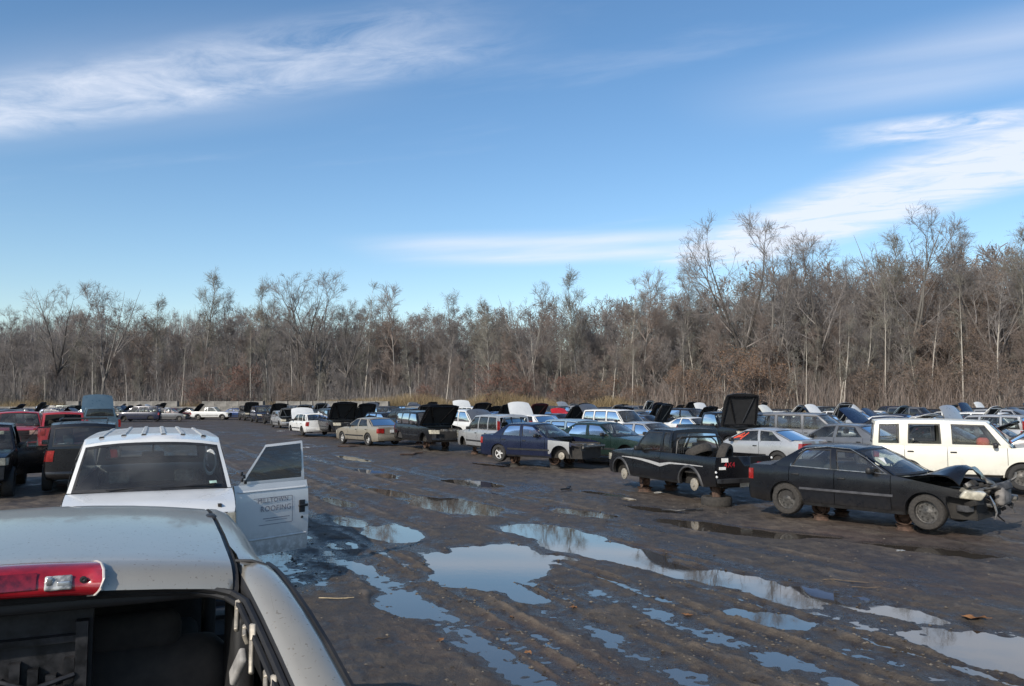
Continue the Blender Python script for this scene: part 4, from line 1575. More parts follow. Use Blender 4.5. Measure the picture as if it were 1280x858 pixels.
    sw.lathe([(.17, -.012), (.185, 0), (.17, .012), (.155, 0), (.17, -.012)], 20, axis='z')
    sw.box(-.16, .16, -.02, .02, -.01, .01)
    swr = sw.mesh('steering_wheel', [TRIM])
    recs.append(['steering_wheel', swr, (sx + .50, W * .21, sz + .50), None, 'steer', 'ns'])

    body_me = body.mesh('body', body_mats, smooth=34)
    recs.insert(0, ['body', body_me, (0, 0, 0), None, 'body', ''])
    # ---- doors with their panes and handles
    for (k, side), mb in dmb.items():
        d0, d1 = doors[k]
        zb_ = ztop(d1)
        hinge = (d1 - g, (yat(d1, (zs + zb_) / 2)) * side, 0.0)
        inner = [[(x, (yat(cl(x, xR, xF), z) - .055) * side, z) for x in np.linspace(d0 + .03, d1 - .03, 5)] for z in np.linspace(zs + .1, ztop((d0 + d1) / 2) - .01, 4)]
        mb.grid(inner, 2)
        mb.grid([[(x, (yat(x, ztop(x)) - o) * side, ztop(x) - .004) for x in np.linspace(d0 + .03, d1 - .03, 5)] for o in (.0, .055)], 1)
        mb.v = [(p[0] - hinge[0], p[1] - hinge[1], p[2]) for p in mb.v]
        key = 'door%d_%d' % (k, side)
        recs.append(['door', mb.mesh('door', body_mats, smooth=34), hinge, None, key, ''])
        hx, hz = d0 + S.get('handle_in', .14), ztop(d0 + .2) - S.get('handle_dz', .13)
        recs.append(['handle', HANDLE_ME, (hx - hinge[0], (yat(hx, hz) + .010) * side - hinge[1], hz), key, 'handle', 'n'])
        for gm, dk, sd in wins:
            if dk == k and sd == side:
                gm.v = [(p[0] - hinge[0], p[1] - hinge[1], p[2]) for p in gm.v]
                recs.append(['window', gm.mesh('window', [G_SIDE]), (0, 0, 0), key, 'win' + key, ''])
    for gm, dk, sd in wins:
        if dk is None:
            recs.append(['quarter_window', gm.mesh('quarter_window', [S.get('q_glass', G_SIDE)]), (0, 0, 0), None, 'qwin%d' % sd, ''])
    mz = zs + .36 * (belt - zs)
    for side in (1, -1):
        mo = MB()
        x0_, x1_ = xr + RA + .06, xf - RA - .06
        mo.grid([[(x, (yat(x, mz + dz_) + o) * side, mz + dz_) for x in np.linspace(x0_, x1_, 10)] for dz_, o in ((-.035, .0), (-.026, .013), (.026, .013), (.035, 0))], 0)
        recs.append(['side_moulding', mo.mesh('side_moulding', [S.get('mould', TRIM)]), (0, 0, 0), None, 'mould%d' % side, ''])
        sk = MB()
        sk.grid([[(x, (yat(x, z) + .004) * side, z) for x in np.linspace(x0_ - .03, x1_ + .03, 10)] for z in (zs + .002, zs + .06)], 0)
        recs.append(['sill', sk.mesh('sill', [TRIM]), (0, 0, 0), None, 'sill%d' % side, 'n'])
    for side in (1, -1):
        mx = A0 - S.get('mir', .38)
        recs.append(['mirror', MIRROR_ME, (mx, (ysill(mx) + .12) * side, ztop(mx) + .07), None, 'mirror%d' % side, 'nm'])
    S['_k'] = recs
    S['_fn'] = (yat, ztop, rz)
    return recs


def vehicle(S, name, x, y, bearing, paint_mat, label, cat, group=None, lift=0.0, near=True, hood=0, tail=0, door_open=None,
            skip=(), wheels='steel', wheel_set='1111', tyre='tyre', glass_mat=None, tilt=(0, 0), panel_paint=None, engine=None):
    """place one vehicle; hood/tail/door angles in degrees. wheel_set: fl fr rl rr, 0 = missing, h = bare hub"""
    recs = S.get('_k') or kit(S)
    root = empty(name, (x, y, lift), R(90) - R(bearing))
    root.rotation_euler[0], root.rotation_euler[1] = R(tilt[0]), R(tilt[1])
    tag(root, label, cat, group)
    made = {}
    for (nm, me, loc, par, key, fl) in recs:
        if key in skip or nm in skip or (par and par in skip):
            continue
        if not near and 'n' in fl:
            continue
        if key == 'engine' and not (hood or 'hood' in skip or engine):
            continue
        o = bpy.data.objects.new(nm, me)
        col.objects.link(o)
        o.parent = made[par] if par else root
        o.location = loc
        for i, s in enumerate(o.material_slots):
            if s.material is None:
                s.link = 'OBJECT'
                s.material = (panel_paint or {}).get(key, paint_mat)
            elif glass_mat and s.material in (G_SIDE, G_WIND):
                s.link = 'OBJECT'
                s.material = glass_mat
        if nm == 'hood' and hood:
            o.rotation_euler[1] = -R(hood)
        if nm == 'steering_wheel':
            o.rotation_euler[1] = R(65)
        if key == 'mirror-1':
            o.rotation_euler[2] = math.pi
        if nm == 'door' and door_open and key in door_open:
            o.rotation_euler[2] = R(door_open[key]) * (1 if key.endswith('-1') else -1)
        made[key] = o
    for i, (wx, s) in enumerate(((S['xf'], 1), (S['xf'], -1), (S['xr'], 1), (S['xr'], -1))):
        f = wheel_set[i]
        if f == '0':
            continue
        wy = S['W'] / 2 - .12
        r = S['R']
        if f == 'h':
            o = link('brake_drum', WHL['hub'], root, (wx, wy * s, r))
            o.scale = (r, r * s, r)
        else:
            o = link('wheel', WHL[wheels], root, (wx, wy * s, r))
            o.scale = (r, r * s, r)
            link('tyre', WHL[tyre], o)
    return root, made


# ------------------------------------------------------------------ body shapes
def sedan(L=4.5, W=1.72, H=1.40, hood=0.86, belt=0.90, deck=0.96, A=(0.78, 0.05), C=(-1.02, -1.60), xf=1.32, xr=-1.30, Rw=0.305, two=False, **kw):
    hl = L / 2
    A0, A1 = A
    C1, C0 = C
    S = dict(style='sedan', L=L, W=W, H=H, R=Rw, xf=xf, xr=xr,
             top=[(-hl, deck - .05), (-hl + .12, deck - .01), (C0 - .1, deck), (C0, belt + .05), (-.4, belt + .02), (A0 - .3, belt), (A0, belt), (A0 + .25, hood + .02), (hl - .5, hood - .09), (hl - .1, hood - .20), (hl, hood - .26)],
             green=(A0, A1, C1, C0), roof=[(C1 - .1, H - .05), (C1 + .25, H - .01), ((A1 + C1) / 2 + .15, H), (A1 - .1, H - .03), (A1 + .2, H - .06)],
             doors=[(-.28, A0 - .06), (C0 + .28, -.28)] if not two else [(-.62, A0 - .06)])
    if not two:
        S['cells'] = [(A0, A1, A0 - .10, A1 - .06, 'p', None), (A0 - .10, A1 - .06, -.25, -.32, 'w', 0), (-.25, -.32, -.36, -.42, 'p', None),
                      (-.36, -.42, C0 + .42, C1 + .10, 'w', 1), (C0 + .42, C1 + .10, C0, C1, 'p', None)]
        S['doors'] = [(-.30, A0 - .06), (C0 + .40, -.30)]
    else:
        S['cells'] = [(A0, A1, A0 - .10, A1 - .06, 'p', None), (A0 - .10, A1 - .06, -.58, -.52, 'w', 0), (-.58, -.52, -.68, -.60, 'p', None),
                      (-.68, -.60, C0 + .34, C1 + .02, 'w', None), (C0 + .34, C1 + .02, C0, C1, 'p', None)]
    S.update(kw)
    return S


def wagon(L=4.5, W=1.74, H=1.66, hood=0.98, belt=1.02, A=(0.88, 0.25), xf=1.30, xr=-1.30, Rw=0.33, Cx=(-1.95, -2.12), zs=.28, **kw):
    hl = L / 2
    A0, A1 = A
    C1, C0 = Cx
    S = dict(style='suv', L=L, W=W, H=H, R=Rw, xf=xf, xr=xr, zs=zs,
             top=[(-hl, belt - .01), (C0, belt), (-.4, belt), (A0, belt - .01), (A0 + .3, hood), (hl - .45, hood - .06), (hl - .1, hood - .16), (hl, hood - .22)],
             green=(A0, A1, C1, C0), roof=[(C1 - .1, H - .04), (C1 + .3, H - .005), (-.4, H), (A1 - .1, H - .03), (A1 + .2, H - .07)],
             doors=[(-.28, A0 - .04), (-1.22, -.28)],
             cells=[(A0, A1, A0 - .10, A1 - .06, 'p', None), (A0 - .10, A1 - .06, -.24, -.27, 'w', 0), (-.24, -.27, -.34, -.37, 'p', None),
                    (-.34, -.37, -1.18, -1.16, 'w', 1), (-1.18, -1.16, -1.28, -1.24, 'p', None), (-1.28, -1.24, C0 + .13, C1 + .09, 'w', None), (C0 + .13, C1 + .09, C0, C1, 'p', None)],
             tumble=.82, rg_margin=.11, rg_v=(.10, .88), rg_bulge=.05, tail_z=(belt - .30, belt - .03), tail_s=(.80, 1.0))
    S.update(kw)
    return S


def pickup(L=4.9, W=1.72, H=1.62, hood=1.0, belt=1.02, A=(0.95, 0.42), C=(-.62, -.70), xf=1.55, xr=-1.45, Rw=.35, ext=True, zs=.34, **kw):
    hl = L / 2
    A0, A1 = A
    C1, C0 = C
    S = dict(style='pickup', L=L, W=W, H=H, R=Rw, xf=xf, xr=xr, zs=zs,
             top=[(-hl, belt + .0), (C0 - .02, belt), (C0, belt), (A0, belt - .01), (A0 + .3, hood), (hl - .4, hood - .05), (hl - .1, hood - .13), (hl, hood - .20)],
             green=(A0, A1, C1, C0), roof=[(C1 - .1, H - .03), (C1 + .2, H), (A1 - .15, H - .01), (A1 + .2, H - .06)],
             doors=[(-.28 if ext else C0 + .08, A0 - .04)],
             tumble=.80, rg_margin=.12, rg_v=(.12, .86), rg_bulge=.02, tail=.02, rbulge=.02, crown=.04, tail_s=(.86, 1.0))
    if ext:
        S['cells'] = [(A0, A1, A0 - .09, A1 - .06, 'p', None), (A0 - .09, A1 - .06, -.24, -.25, 'w', 0), (-.24, -.25, -.34, -.34, 'p', None),
                      (-.34, -.34, C0 + .08, C1 + .07, 'w', None), (C0 + .08, C1 + .07, C0, C1, 'p', None)]
    else:
        S['cells'] = [(A0, A1, A0 - .09, A1 - .06, 'p', None), (A0 - .09, A1 - .06, C0 + .14, C1 + .12, 'w', 0), (C0 + .14, C1 + .12, C0, C1, 'p', None)]
    S.update(kw)
    return S


def van(L=5.7, W=2.0, H=2.06, hood=1.10, belt=1.20, A=(1.82, 1.15), Cx=(-2.62, -2.74), xf=1.95, xr=-1.55, Rw=.36, windows=False, **kw):
    hl = L / 2
    A0, A1 = A
    C1, C0 = Cx
    k = 'w' if windows else 'p'
    S = dict(style='van', L=L, W=W, H=H, R=Rw, xf=xf, xr=xr, zs=.34,
             top=[(-hl, belt), (C0, belt), (0, belt), (A0, belt), (A0 + .2, hood + .06), (hl - .35, hood - .03), (hl - .08, hood - .14), (hl, hood - .2)],
             green=(A0, A1, C1, C0), roof=[(C1 - .1, H - .05), (C1 + .3, H), (A1 - .4, H), (A1 + .1, H - .06)],
             doors=[(.62, A0 - .05)],
             cells=[(A0, A1, A0 - .13, A1 - .08, 'p', None), (A0 - .13, A1 - .08, .66, .64, 'w', 0), (.66, .64, .50, .48, 'p', None),
                    (.50, .48, -.55, -.55, k, None), (-.55, -.55, -.7, -.7, 'p', None), (-.7, -.7, -1.65, -1.65, k, None),
                    (-1.65, -1.65, -1.8, -1.8, 'p', None), (-1.8, -1.8, C0 + .12, C1 + .1, k, None), (C0 + .12, C1 + .1, C0, C1, 'p', None)],
             tumble=.84, rg_margin=.14, rg_v=(.15, .80), rg_bulge=.03, crown=.07, tail=.05, nose=.10, seat_z=.62, seat_x=.62, light_seat=True, bump_f=.62)
    S.update(kw)
    return S

# ------------------------------------------------------------------ paints
PAINT = {}
for nm, c, mt in (('black', (.0055, .0055, .007), 0), ('dark blue', (.008, .013, .038), .15), ('white', (.70, .70, .68), 0), ('cream', (.76, .73, .63), 0),
                  ('silver', (.40, .405, .41), .35), ('grey', (.13, .135, .145), .3), ('tan', (.33, .295, .235), .3), ('red', (.36, .022, .030), 0),
                  ('maroon', (.10, .010, .016), .15), ('dark green', (.012, .028, .024), .2), ('light blue', (.24, .33, .40), .2),
                  ('blue-grey', (.075, .125, .165), .1), ('bright red', (.52, .016, .018), 0), ('dark grey', (.045, .047, .052), .3), ('blue', (.02, .05, .15), .2)):
    PAINT[nm] = paint('paint_' + nm.replace(' ', '_').replace('-', '_'), c, mt, dirt=.13 if sum(c) < .1 else .58, coat=.22 if sum(c) < .1 else .45)
PAINT['truck silver'] = paint('paint_truck_silver', (.40, .368, .308), .45, .30, .35, .5, True)

EXPL = []      # (x, y, radius) of vehicles already standing


def V(S, name, x, y, bearing, colour, label, cat, **kw):
    EXPL.append((x, y))
    return vehicle(S, name, x, y, bearing, PAINT[colour], label, cat, **kw)


CIVIC = sedan(L=4.45, W=1.70, H=1.39, hood=.84, belt=.90, deck=.95, A=(.80, .02), C=(-1.02, -1.62), two=False, cut=.60)
SED = sedan()
STRIPPED = sedan(cut=.66)
BIGSED = sedan(L=4.75, W=1.80, H=1.44, hood=.90, belt=.93, deck=.98, A=(.85, .12), C=(-1.05, -1.72), xf=1.42, xr=-1.36, Rw=.32)
COUPE = sedan(L=4.4, W=1.72, H=1.33, hood=.80, belt=.87, deck=.97, A=(.74, -.02), C=(-.98, -1.78), two=True, tail_s=(.45, 1.0))
HATCH = wagon(L=4.1, W=1.70, H=1.46, hood=.90, belt=.92, A=(.95, .22), xf=1.25, xr=-1.20, Rw=.30, Cx=(-1.55, -1.92), zs=.22)
CRV = wagon(L=4.4, W=1.75, H=1.68, tail_hi=(1.05, 1.42))
SUV = wagon(L=4.75, W=1.82, H=1.76, hood=1.06, belt=1.10, A=(.90, .32), xf=1.45, xr=-1.40, Rw=.36, Cx=(-2.05, -2.22), zs=.34)
BOX = wagon(L=4.2, W=1.80, H=1.74, hood=1.06, belt=1.04, A=(1.12, .60), xf=1.30, xr=-1.25, Rw=.33, Cx=(-1.98, -2.06), zs=.30, black_frames=True, marg=.035,
            cells=[(1.12, .60, .92, .48, 'p', None), (.92, .48, -.20, -.22, 'w', 0), (-.20, -.22, -.44, -.46, 'p', None), (-.44, -.46, -1.22, -1.20, 'w', 1),
                   (-1.22, -1.20, -1.42, -1.40, 'p', None), (-1.42, -1.40, -1.92, -1.88, 'w', None), (-1.92, -1.88, -2.06, -1.98, 'p', None)],
            doors=[(-.32, 1.0), (-1.30, -.32)], vb=(0, .10, .82, .88, 1))
PICK = pickup(L=4.75, W=1.66, H=1.60)
BIGPICK = pickup(L=5.3, W=1.92, H=1.80, hood=1.14, belt=1.16, A=(1.05, .50), C=(-.45, -.52), xf=1.75, xr=-1.60, Rw=.38, ext=False, zs=.42)
MINIVAN = wagon(L=4.9, W=1.9, H=1.74, hood=1.0, belt=1.02, A=(1.35, .55), xf=1.50, xr=-1.45, Rw=.32, Cx=(-2.15, -2.32), zs=.24,
                doors=[(-.05, 1.26), (-1.2, -.05)],
                cells=[(1.35, .55, 1.2, .46, 'p', None), (1.2, .46, 0, -.03, 'w', 0), (0, -.03, -.10, -.13, 'p', None), (-.10, -.13, -1.15, -1.15, 'w', 1),
                       (-1.15, -1.15, -1.25, -1.25, 'p', None), (-1.25, -1.25, -2.18, -2.05, 'w', None), (-2.18, -2.05, -2.32, -2.15, 'p', None)])
VAN = van(H=2.0, belt=1.38, hood=1.31, A=(1.82, 1.27), bump_f=.70, black_frames=False, marg=.05, ws_margin=.05, vb=(0, .07, .86, .92, 1), handle_dz=.34, handle_in=.10)

# ================================================================== wheel-rim stands
rim_flat = MB()
rim_flat.lathe([(.17, 0), (.20, .005), (.185, .03), (.165, .05), (.165, .10), (.19, .125), (.20, .145), (.175, .14), (.15, .10), (.10, .085), (.04, .085), (.04, .06), (.13, .06), (.15, .02), (.17, 0)], 22, axis='z')
RIMF = rim_flat.mesh('flat_rim', [RUST])
RIMF2 = rim_flat.mesh('flat_rim', [MUDTYRE])
rim_up = MB()
rim_up.lathe([(.19, -.09), (.20, -.085), (.17, -.05), (.165, .04), (.19, .085), (.20, .09), (.16, .07), (.12, .03), (.10, .045), (.03, .045), (.001, .045)], 22)
for k in range(5):
    a = 2 * math.pi * k / 5
    rim_up.lathe([(.022, .05), (.001, .05)], 7, mat=1, tf=Matrix.Translation((.075 * math.cos(a), .0, .075 * math.sin(a))))
RIMU = rim_up.mesh('upright_rim', [RUST, CHASSIS])


def stand(x, y, label, turn=0.0, h=.46, pale=False):
    o = empty('rim_stand', (x, y, float(ground_height(x, y)) - .012), turn)
    s = h / .53
    o.scale = (s * 1.05, s * 1.05, s)
    link('flat_rim', RIMF2 if pale else RIMF, o)
    link('upright_rim', RIMU, o, (0, 0, .335))
    tag(o, label, 'wheel rim', 'wheel-rim stands under the cars')
    return o


def local(root, x, y):
    c, s = math.cos(root.rotation_euler[2]), math.sin(root.rotation_euler[2])
    return root.location.x + x * c - y * s, root.location.y + x * s + y * c


def stands(root, S, who, where=('fl', 'fr', 'rl', 'rr'), h=.46, pale=False, dx=0.45, iny=.42):
    words = {'fl': 'front left', 'fr': 'front right', 'rl': 'rear left', 'rr': 'rear right'}
    for w_ in where:
        lx = (S['xf'] - dx) if w_[0] == 'f' else (S['xr'] + dx)
        ly = (S['W'] / 2 - iny) * (1 if w_[1] == 'l' else -1)
        x, y = local(root, lx, ly)
        stand(x, y, 'rusty wheel-rim stand under the %s of the %s' % (words[w_], who), root.rotation_euler[2] + rng.uniform(-.4, .4), h, pale)


rng = random.Random(77)

# ================================================================== the silver truck the photographer stands in
TRK = pickup(L=5.6, W=2.0, H=1.83, hood=1.16, belt=1.20, A=(1.78, 1.16), C=(-.45, -.62), xf=1.95, xr=-1.62, Rw=.38, zs=.42, ext=False,
             skip_roof=True, skip_rear=True, tumble=.71, black_frames=True,
             doors=[(.52, 1.72), (-.50, .52)],
             cells=[(1.78, 1.16, 1.66, 1.10, 'p', None), (1.66, 1.10, .56, .54, 'w', 0), (.56, .54, .46, .46, 'p', None), (.46, .46, -.42, -.36, 'w', 1), (-.42, -.36, -.62, -.45, 'p', None)])
_f = (math.sin(R(-24)), math.cos(R(-24)))
truck, tparts = vehicle(TRK, 'silver_pickup', -1.56, 2.568, -24, PAINT['truck silver'],
                        'silver four-door pickup in the foreground with its rear window gone', 'pickup', skip=('mirror1', 'mirror-1'), wheel_set='1111', lift=.045)
EXPL.append((-1.56, 2.568))
SILV = PAINT['truck silver']
SEAL = simple('rubber_seal', (.012, .012, .013), .6)
GALV = simple('galvanised_bracket', (.36, .32, .26), .5, metal=.3, var=.45, scale=18)


def truck_roof():
    m = MB()
    xs = [1.20, 1.10, .95, .70, .35, 0, -.2, -.32, -.40, -.45, -.485, -.508, -.520, -.524]
    zc = [1.800, 1.826, 1.846, 1.866, 1.876, 1.874, 1.866, 1.862, 1.858, 1.852, 1.842, 1.827, 1.810, 1.798]
    ys = [0, .15, .30, .42, .52, .585, .600]

    def crown(y):
        return .042 * (1 - (y / .60) ** 2)
    for s in (1, -1):
        m.grid([[(x - .035 * (1 - (y / .6) ** 2) * cl((.15 - x) / .55, 0, 1) ** 2, y * s, z + crown(y) - .030) for y in ys] for x, z in zip(xs, zc)], 0, flip=s > 0)
        # black ditch moulding
        m.grid([[(x, y * s, z - .030 + o) for (y, o) in ((.600, 0), (.602, -.010), (.614, -.010), (.616, .0))] for x, z in zip(xs, zc)], 1, flip=s > 0)
        # outer rail, rolling over into the door frame
        m.grid([[(x, (y + (.010 if x < -.3 else 0)) * s, z - .030 + o) for (y, o) in ((.616, 0), (.650, -.004), (.682, -.018), (.703, -.042), (.714, -.085))] for x, z in zip(xs[:10], zc)], 0, flip=s > 0)
    o = m.build('roof', [SILV, SEAL], truck, smooth=50)
    # two pressed swage lines near the rails
    return o


truck_roof()


def rail_path(side, xs, zs_, ys):
    return [Vector((x, y * side, z)) for x, z, y in zip(xs, zs_, ys)]


def truck_sail(side):
    """buttress sweeping from the roof corner down to the bed rail"""
    xs = [-.34, -.44, -.54, -.64, -.76, -.90, -1.06, -1.24, -1.44, -1.66, -1.80]
    zt = [1.806, 1.808, 1.800, 1.782, 1.750, 1.700, 1.628, 1.530, 1.405, 1.265, 1.20]
    yo = [.714, .724, .736, .750, .770, .796, .828, .858, .885, .905, .92]
    wd = [.094, .102, .108, .112, .116, .120, .122, .124, .124, .124, .12]
    m = MB()
    rows, inn, out = [], [], []
    for x, z, y, w_ in zip(xs, zt, yo, wd):
        a = [(y - w_ + .0, z - .004), (y - w_ * .8, z + .010), (y - w_ * .5, z + .014), (y - w_ * .2, z + .006), (y, z - .012)]
        rows.append([(x, p[0] * side, p[1]) for p in a])
        inn.append([(x, (y - w_) * side, z - .004), (x + .005, (y - w_ - .006) * side, z - .03), (x + .03, (y - w_ + .0) * side, z - .10), (x + .05, (y - w_ + .03) * side, max(1.15, z - .24))])
        out.append([(x, y * side, z - .012), (x, (y + .012) * side, z - .05), (x, (y + (0.95 - y) * .5) * side, (z + 1.19) / 2 - .02), (x, .955 * side, 1.19)])
    m.grid(rows, 0, flip=side > 0)
    m.grid(out, 0, flip=side > 0)
    m.grid(inn, 1, flip=side < 0)
    sail = m.build('sail_panel', [SILV, SEAL], truck, smooth=60)
    t = MB()
    t.tube([Vector((x, (y + .004) * side, z - .010)) for x, z, y in zip(xs, zt, yo)], .0085, 6)
    t.tube([Vector((-.41, .616 * side, 1.826)), Vector((-.43, .66 * side, 1.826)), Vector((-.44, .70 * side, 1.812)), Vector((-.45, .724 * side, 1.796))], .006, 6)
    t.build('outer_seal', SEAL, sail)
    # rear window weather strip on the inner edge
    t2 = MB()
    pts = [Vector((-.535, .0, 1.800)), Vector((-.53, .2 * side, 1.797)), Vector((-.522, .40 * side, 1.788)), Vector((-.52, .50 * side, 1.780)), Vector((-.522, .555 * side, 1.770)), Vector((-.54, .598 * side, 1.760))]
    pts += [Vector((x, (y - w_ - .012) * side, z - .026)) for x, z, y, w_ in list(zip(xs, zt, yo, wd))[3:]]
    t2.tube(pts, .010, 6)
    t2.tube([p + Vector((.010, -.016 * side, -.012)) for p in pts], .009, 6)
    t2.build('window_seal', SEAL, sail)
    # torn trim: bare metal brackets along the opening
    for k, (x0, ln, wd_, tw) in enumerate(((-.64, .10, .016, 10), (-.74, .055, .03, -15), (-.80, .13, .014, 25), (-.93, .07, .022, 5), (-.98, .12, .012, 20))):
        b = MB()
        b.rbox(0, 0, 0, ln, .012, wd_, .004)
        b.rbox(ln * .3, .004 * side, .0, ln * .35, .016, wd_ * 1.3, .004)
        z = float(np.interp(-x0, [-v for v in xs], zt)) - .06
        y = float(np.interp(-x0, [-v for v in xs], [a - c for a, c in zip(yo, wd)])) - .036
        o = b.build('bracket', GALV, truck, (x0, y * side, z))
        o.rotation_euler = (R(20 * side), R(-26 - tw), R(6 * side))
    for k, (x0, dz_) in enumerate(((-.72, .13), (-.86, .14))):
        b = MB()
        b.rbox(0, 0, 0, .05, .02, .09, .008)
        o = b.build('trim_clip', SEATCLOTH, truck, (x0, (.60 + .02 * k) * side, 1.74 - dz_ - .05 * k))
        o.rotation_euler = (R(15), R(-30), 0)


for s_ in (1, -1):
    truck_sail(s_)


def truck_lamp():
    """red high brake lamp with a clear cargo lens at each end"""
    h = MB()
    n = 10
    xs_back = lambda y: -.523 - .035 * (1 - (y / .6) ** 2)
    rows = []
    for (x, z, w_) in ((-.43, 1.868, .225), (-.455, 1.875, .246), (-.49, 1.875, .258), (-.530, 1.865, .266), (-.552, 1.846, .268), (-.560, 1.822, .262), (-.555, 1.806, .250), (-.53, 1.800, .23)):
        rows.append([(x - .028 * (1 - (2 * k / n - 1) ** 2 * .2) + .012, w_ * (2 * k / n - 1), z - .002 * (k - n / 2) ** 2 / 5) for k in range(n + 1)])
    h.grid(rows, 0)
    for e in (0, -1):
        c = [r[e] for r in rows]
        h.face(c if e else c[::-1], 0)
    lamp = h.build('brake_light', [simple('red_lamp_lens', (.26, .008, .014), .16, var=.35, scale=10, coat=.7)], truck, smooth=60)
    clear = simple('clear_lamp_lens', (.30, .30, .29), .12, var=.7, scale=60, coat=.8)
    for s in (1, -1):
        c = MB()
        c.rbox(0, 0, 0, .012, .064, .038, .005)
        o = c.build('cargo_lens', clear, lamp, (-.568, .165 * s, 1.834))
        o.rotation_euler[1] = R(22)
        c = MB()
        c.rbox(0, -.012, -.004, .008, .03, .018, .003)
        c.rbox(0, .020, .006, .008, .014, .022, .003)
        o = c.build('bulb_reflector', CHROME, lamp, (-.573, .165 * s, 1.834))
        c = MB()
        c.lathe([(.009, 0), (.009, -.004), (.004, -.005), (.0005, -.003)], 10, tf=Matrix.Rotation(R(-90), 4, 'Z'))
        c.build('screw', SEAL, lamp, (-.566, .222 * s, 1.838))
    c = MB()
    c.grid([[(x - .028 * (1 - (y / .27) ** 2 * .2) + .010, y, z) for y in np.linspace(-.115, .115, 9)] for (x, z) in ((-.5375, 1.862), (-.5540, 1.845), (-.5615, 1.824))], 0)
    c.build('lamp_band', simple('dark_red_band', (.13, .004, .008), .12, var=.5, scale=40, coat=.8), lamp)
    c = MB()
    for s in (1, -1):
        c.tube([(r_[-1 if s > 0 else 0][0] - .001, r_[-1 if s > 0 else 0][1] + .002 * s, r_[-1 if s > 0 else 0][2]) for r_ in rows], .0035, 5)
    c.build('lamp_edge', simple('pale_gasket', (.55, .50, .46), .5), lamp)


truck_lamp()
# inside of the cab seen through the missing window
m = MB()
m.box(-.47, 1.08, -.60, .60, 1.745, 1.757)
m.build('headliner', SEATDARK, truck)
m = MB()
for x in (-.485, .35):
    m.rbox(x, 0, 1.765 if x < 0 else 1.73, .05, 1.22, .04, .015)
for s in (-1, 1):
    m.rbox(.5, .60 * s, 1.60, .10, .05, .5, .02)
    m.rbox(-.30, .64 * s, 1.45, .35, .06, .45, .02)
m.build('pillar_trim', TRIM, truck)
m = MB()
m.rbox(-.12, .36, 1.30, .20, .56, .50, .09)
m.rbox(-.12, -.32, 1.30, .20, .62, .50, .09)
for y in (.36, -.34):
    m.rbox(-.13, y, 1.575, .10, .28, .13, .045)
m.build('rear_seat', simple('brown_seat', (.055, .047, .042), .9, var=.3, scale=14), truck)
m = MB()
for y in (.38, -.38):
    m.rbox(.78, y, 1.28, .16, .50, .60, .08)
    m.rbox(.76, y, 1.66, .09, .26, .15, .045)
m.build('front_seats', SEATDARK, truck)
# bits of wiring, latches and speaker grilles on the rear wall
m = MB()
m.box(-.60, -.56, -.62, .62, 1.12, 1.30)
for k in range(7):
    m.box(-.425, -.40, .06 - k * .043, .085 - k * .043, 1.40 + .03 * (k % 2), 1.60 - .02 * (k % 3))
m.box(-.43, -.40, -.22, .56, 1.645, 1.662)
m.box(-.43, -.40, -.22, .56, 1.52, 1.532)
m.box(-.45, -.40, -.16, -.08, 1.46, 1.50)
m.box(-.44, -.40, -.23, -.20, 1.34, 1.70)
m.tube([(-.44, .2, 1.58), (-.46, .1, 1.545), (-.45, .0, 1.575), (-.47, -.1, 1.54), (-.44, -.2, 1.56)], .008, 6)
m.box(-.40, -.36, -.24, .64, 1.12, 1.752)
m.box(-.412, -.40, -.10, .56, 1.30, 1.51)
m.build('rear_wall_hardware', simple('dark_hardware', (.014, .014, .016), .5, metal=.0, var=.8, scale=22), truck)

# ================================================================== white van nose to nose with the truck
van_o, vp = V(VAN, 'white_van', -5.16, 11.58, 156, 'white', 'white cargo van with its driver door swung open beside the silver pickup', 'van',
              lift=-.12, door_open={'door0_1': 62}, skip=('mirror1', 'mirror-1', 'mould1', 'mould-1'), tyre='dusty')
yat_v, ztop_v, rz_v = VAN['_fn']
# pressed ribs along the roof
rib = MB()
for y in (-.62, -.36, -.12, .12, .36, .62):
    for (x0, x1) in ((-2.35, .95),):
        n = 10
        pts = [x0 + (x1 - x0) * k / n for k in range(n + 1)]
        zc = lambda x, y: rz_v(x) - .035 + .07 * (1 - abs(y / .84) ** 2.6)
        rib.grid([[(x, y + o, zc(x, y + o) + h) for (o, h) in ((-.035, -.002), (-.02, .016), (.02, .016), (.035, -.002))] for x in pts], 0)
rib.build('roof_ribs', PAINT['white'], van_o)
# wipers, rear-view mirror, sticker
wp = MB()
wp.tube([(1.96, -.5, 1.415), (1.92, .1, 1.44), (1.90, .25, 1.45)], .010, 5)
wp.tube([(1.96, .1, 1.415), (1.91, .62, 1.435), (1.88, .74, 1.44)], .010, 5)
wp.build('wiper', TRIM, van_o)
mm = MB()
mm.rbox(1.44, 0, 1.80, .04, .26, .07, .02)
mm.tube([(1.44, 0, 1.83), (1.40, 0, 1.92)], .012, 6)
mm.build('rear_view_mirror', TRIM, van_o)
hd = MB()
hd.lathe([(.10, -.008), (.115, 0), (.10, .008), (.085, 0), (.10, -.008)], 14, axis='z', tf=Matrix.Translation((1.48, .68, 1.68)) @ Matrix.Rotation(R(80), 4, 'Y') @ Matrix.Diagonal((1.5, .7, 1, 1)))
hd.build('grab_handle', simple('pale_plastic', (.45, .45, .43), .6), van_o)
stk = MB()
stk.box(0, .002, -.045, .045, -.025, .025)
o = stk.build('windshield_sticker', simple('pale_green_sticker', (.42, .58, .48), .6), van_o, (1.875, .70, 1.455))
o.rotation_euler = (0, R(-40), R(18))


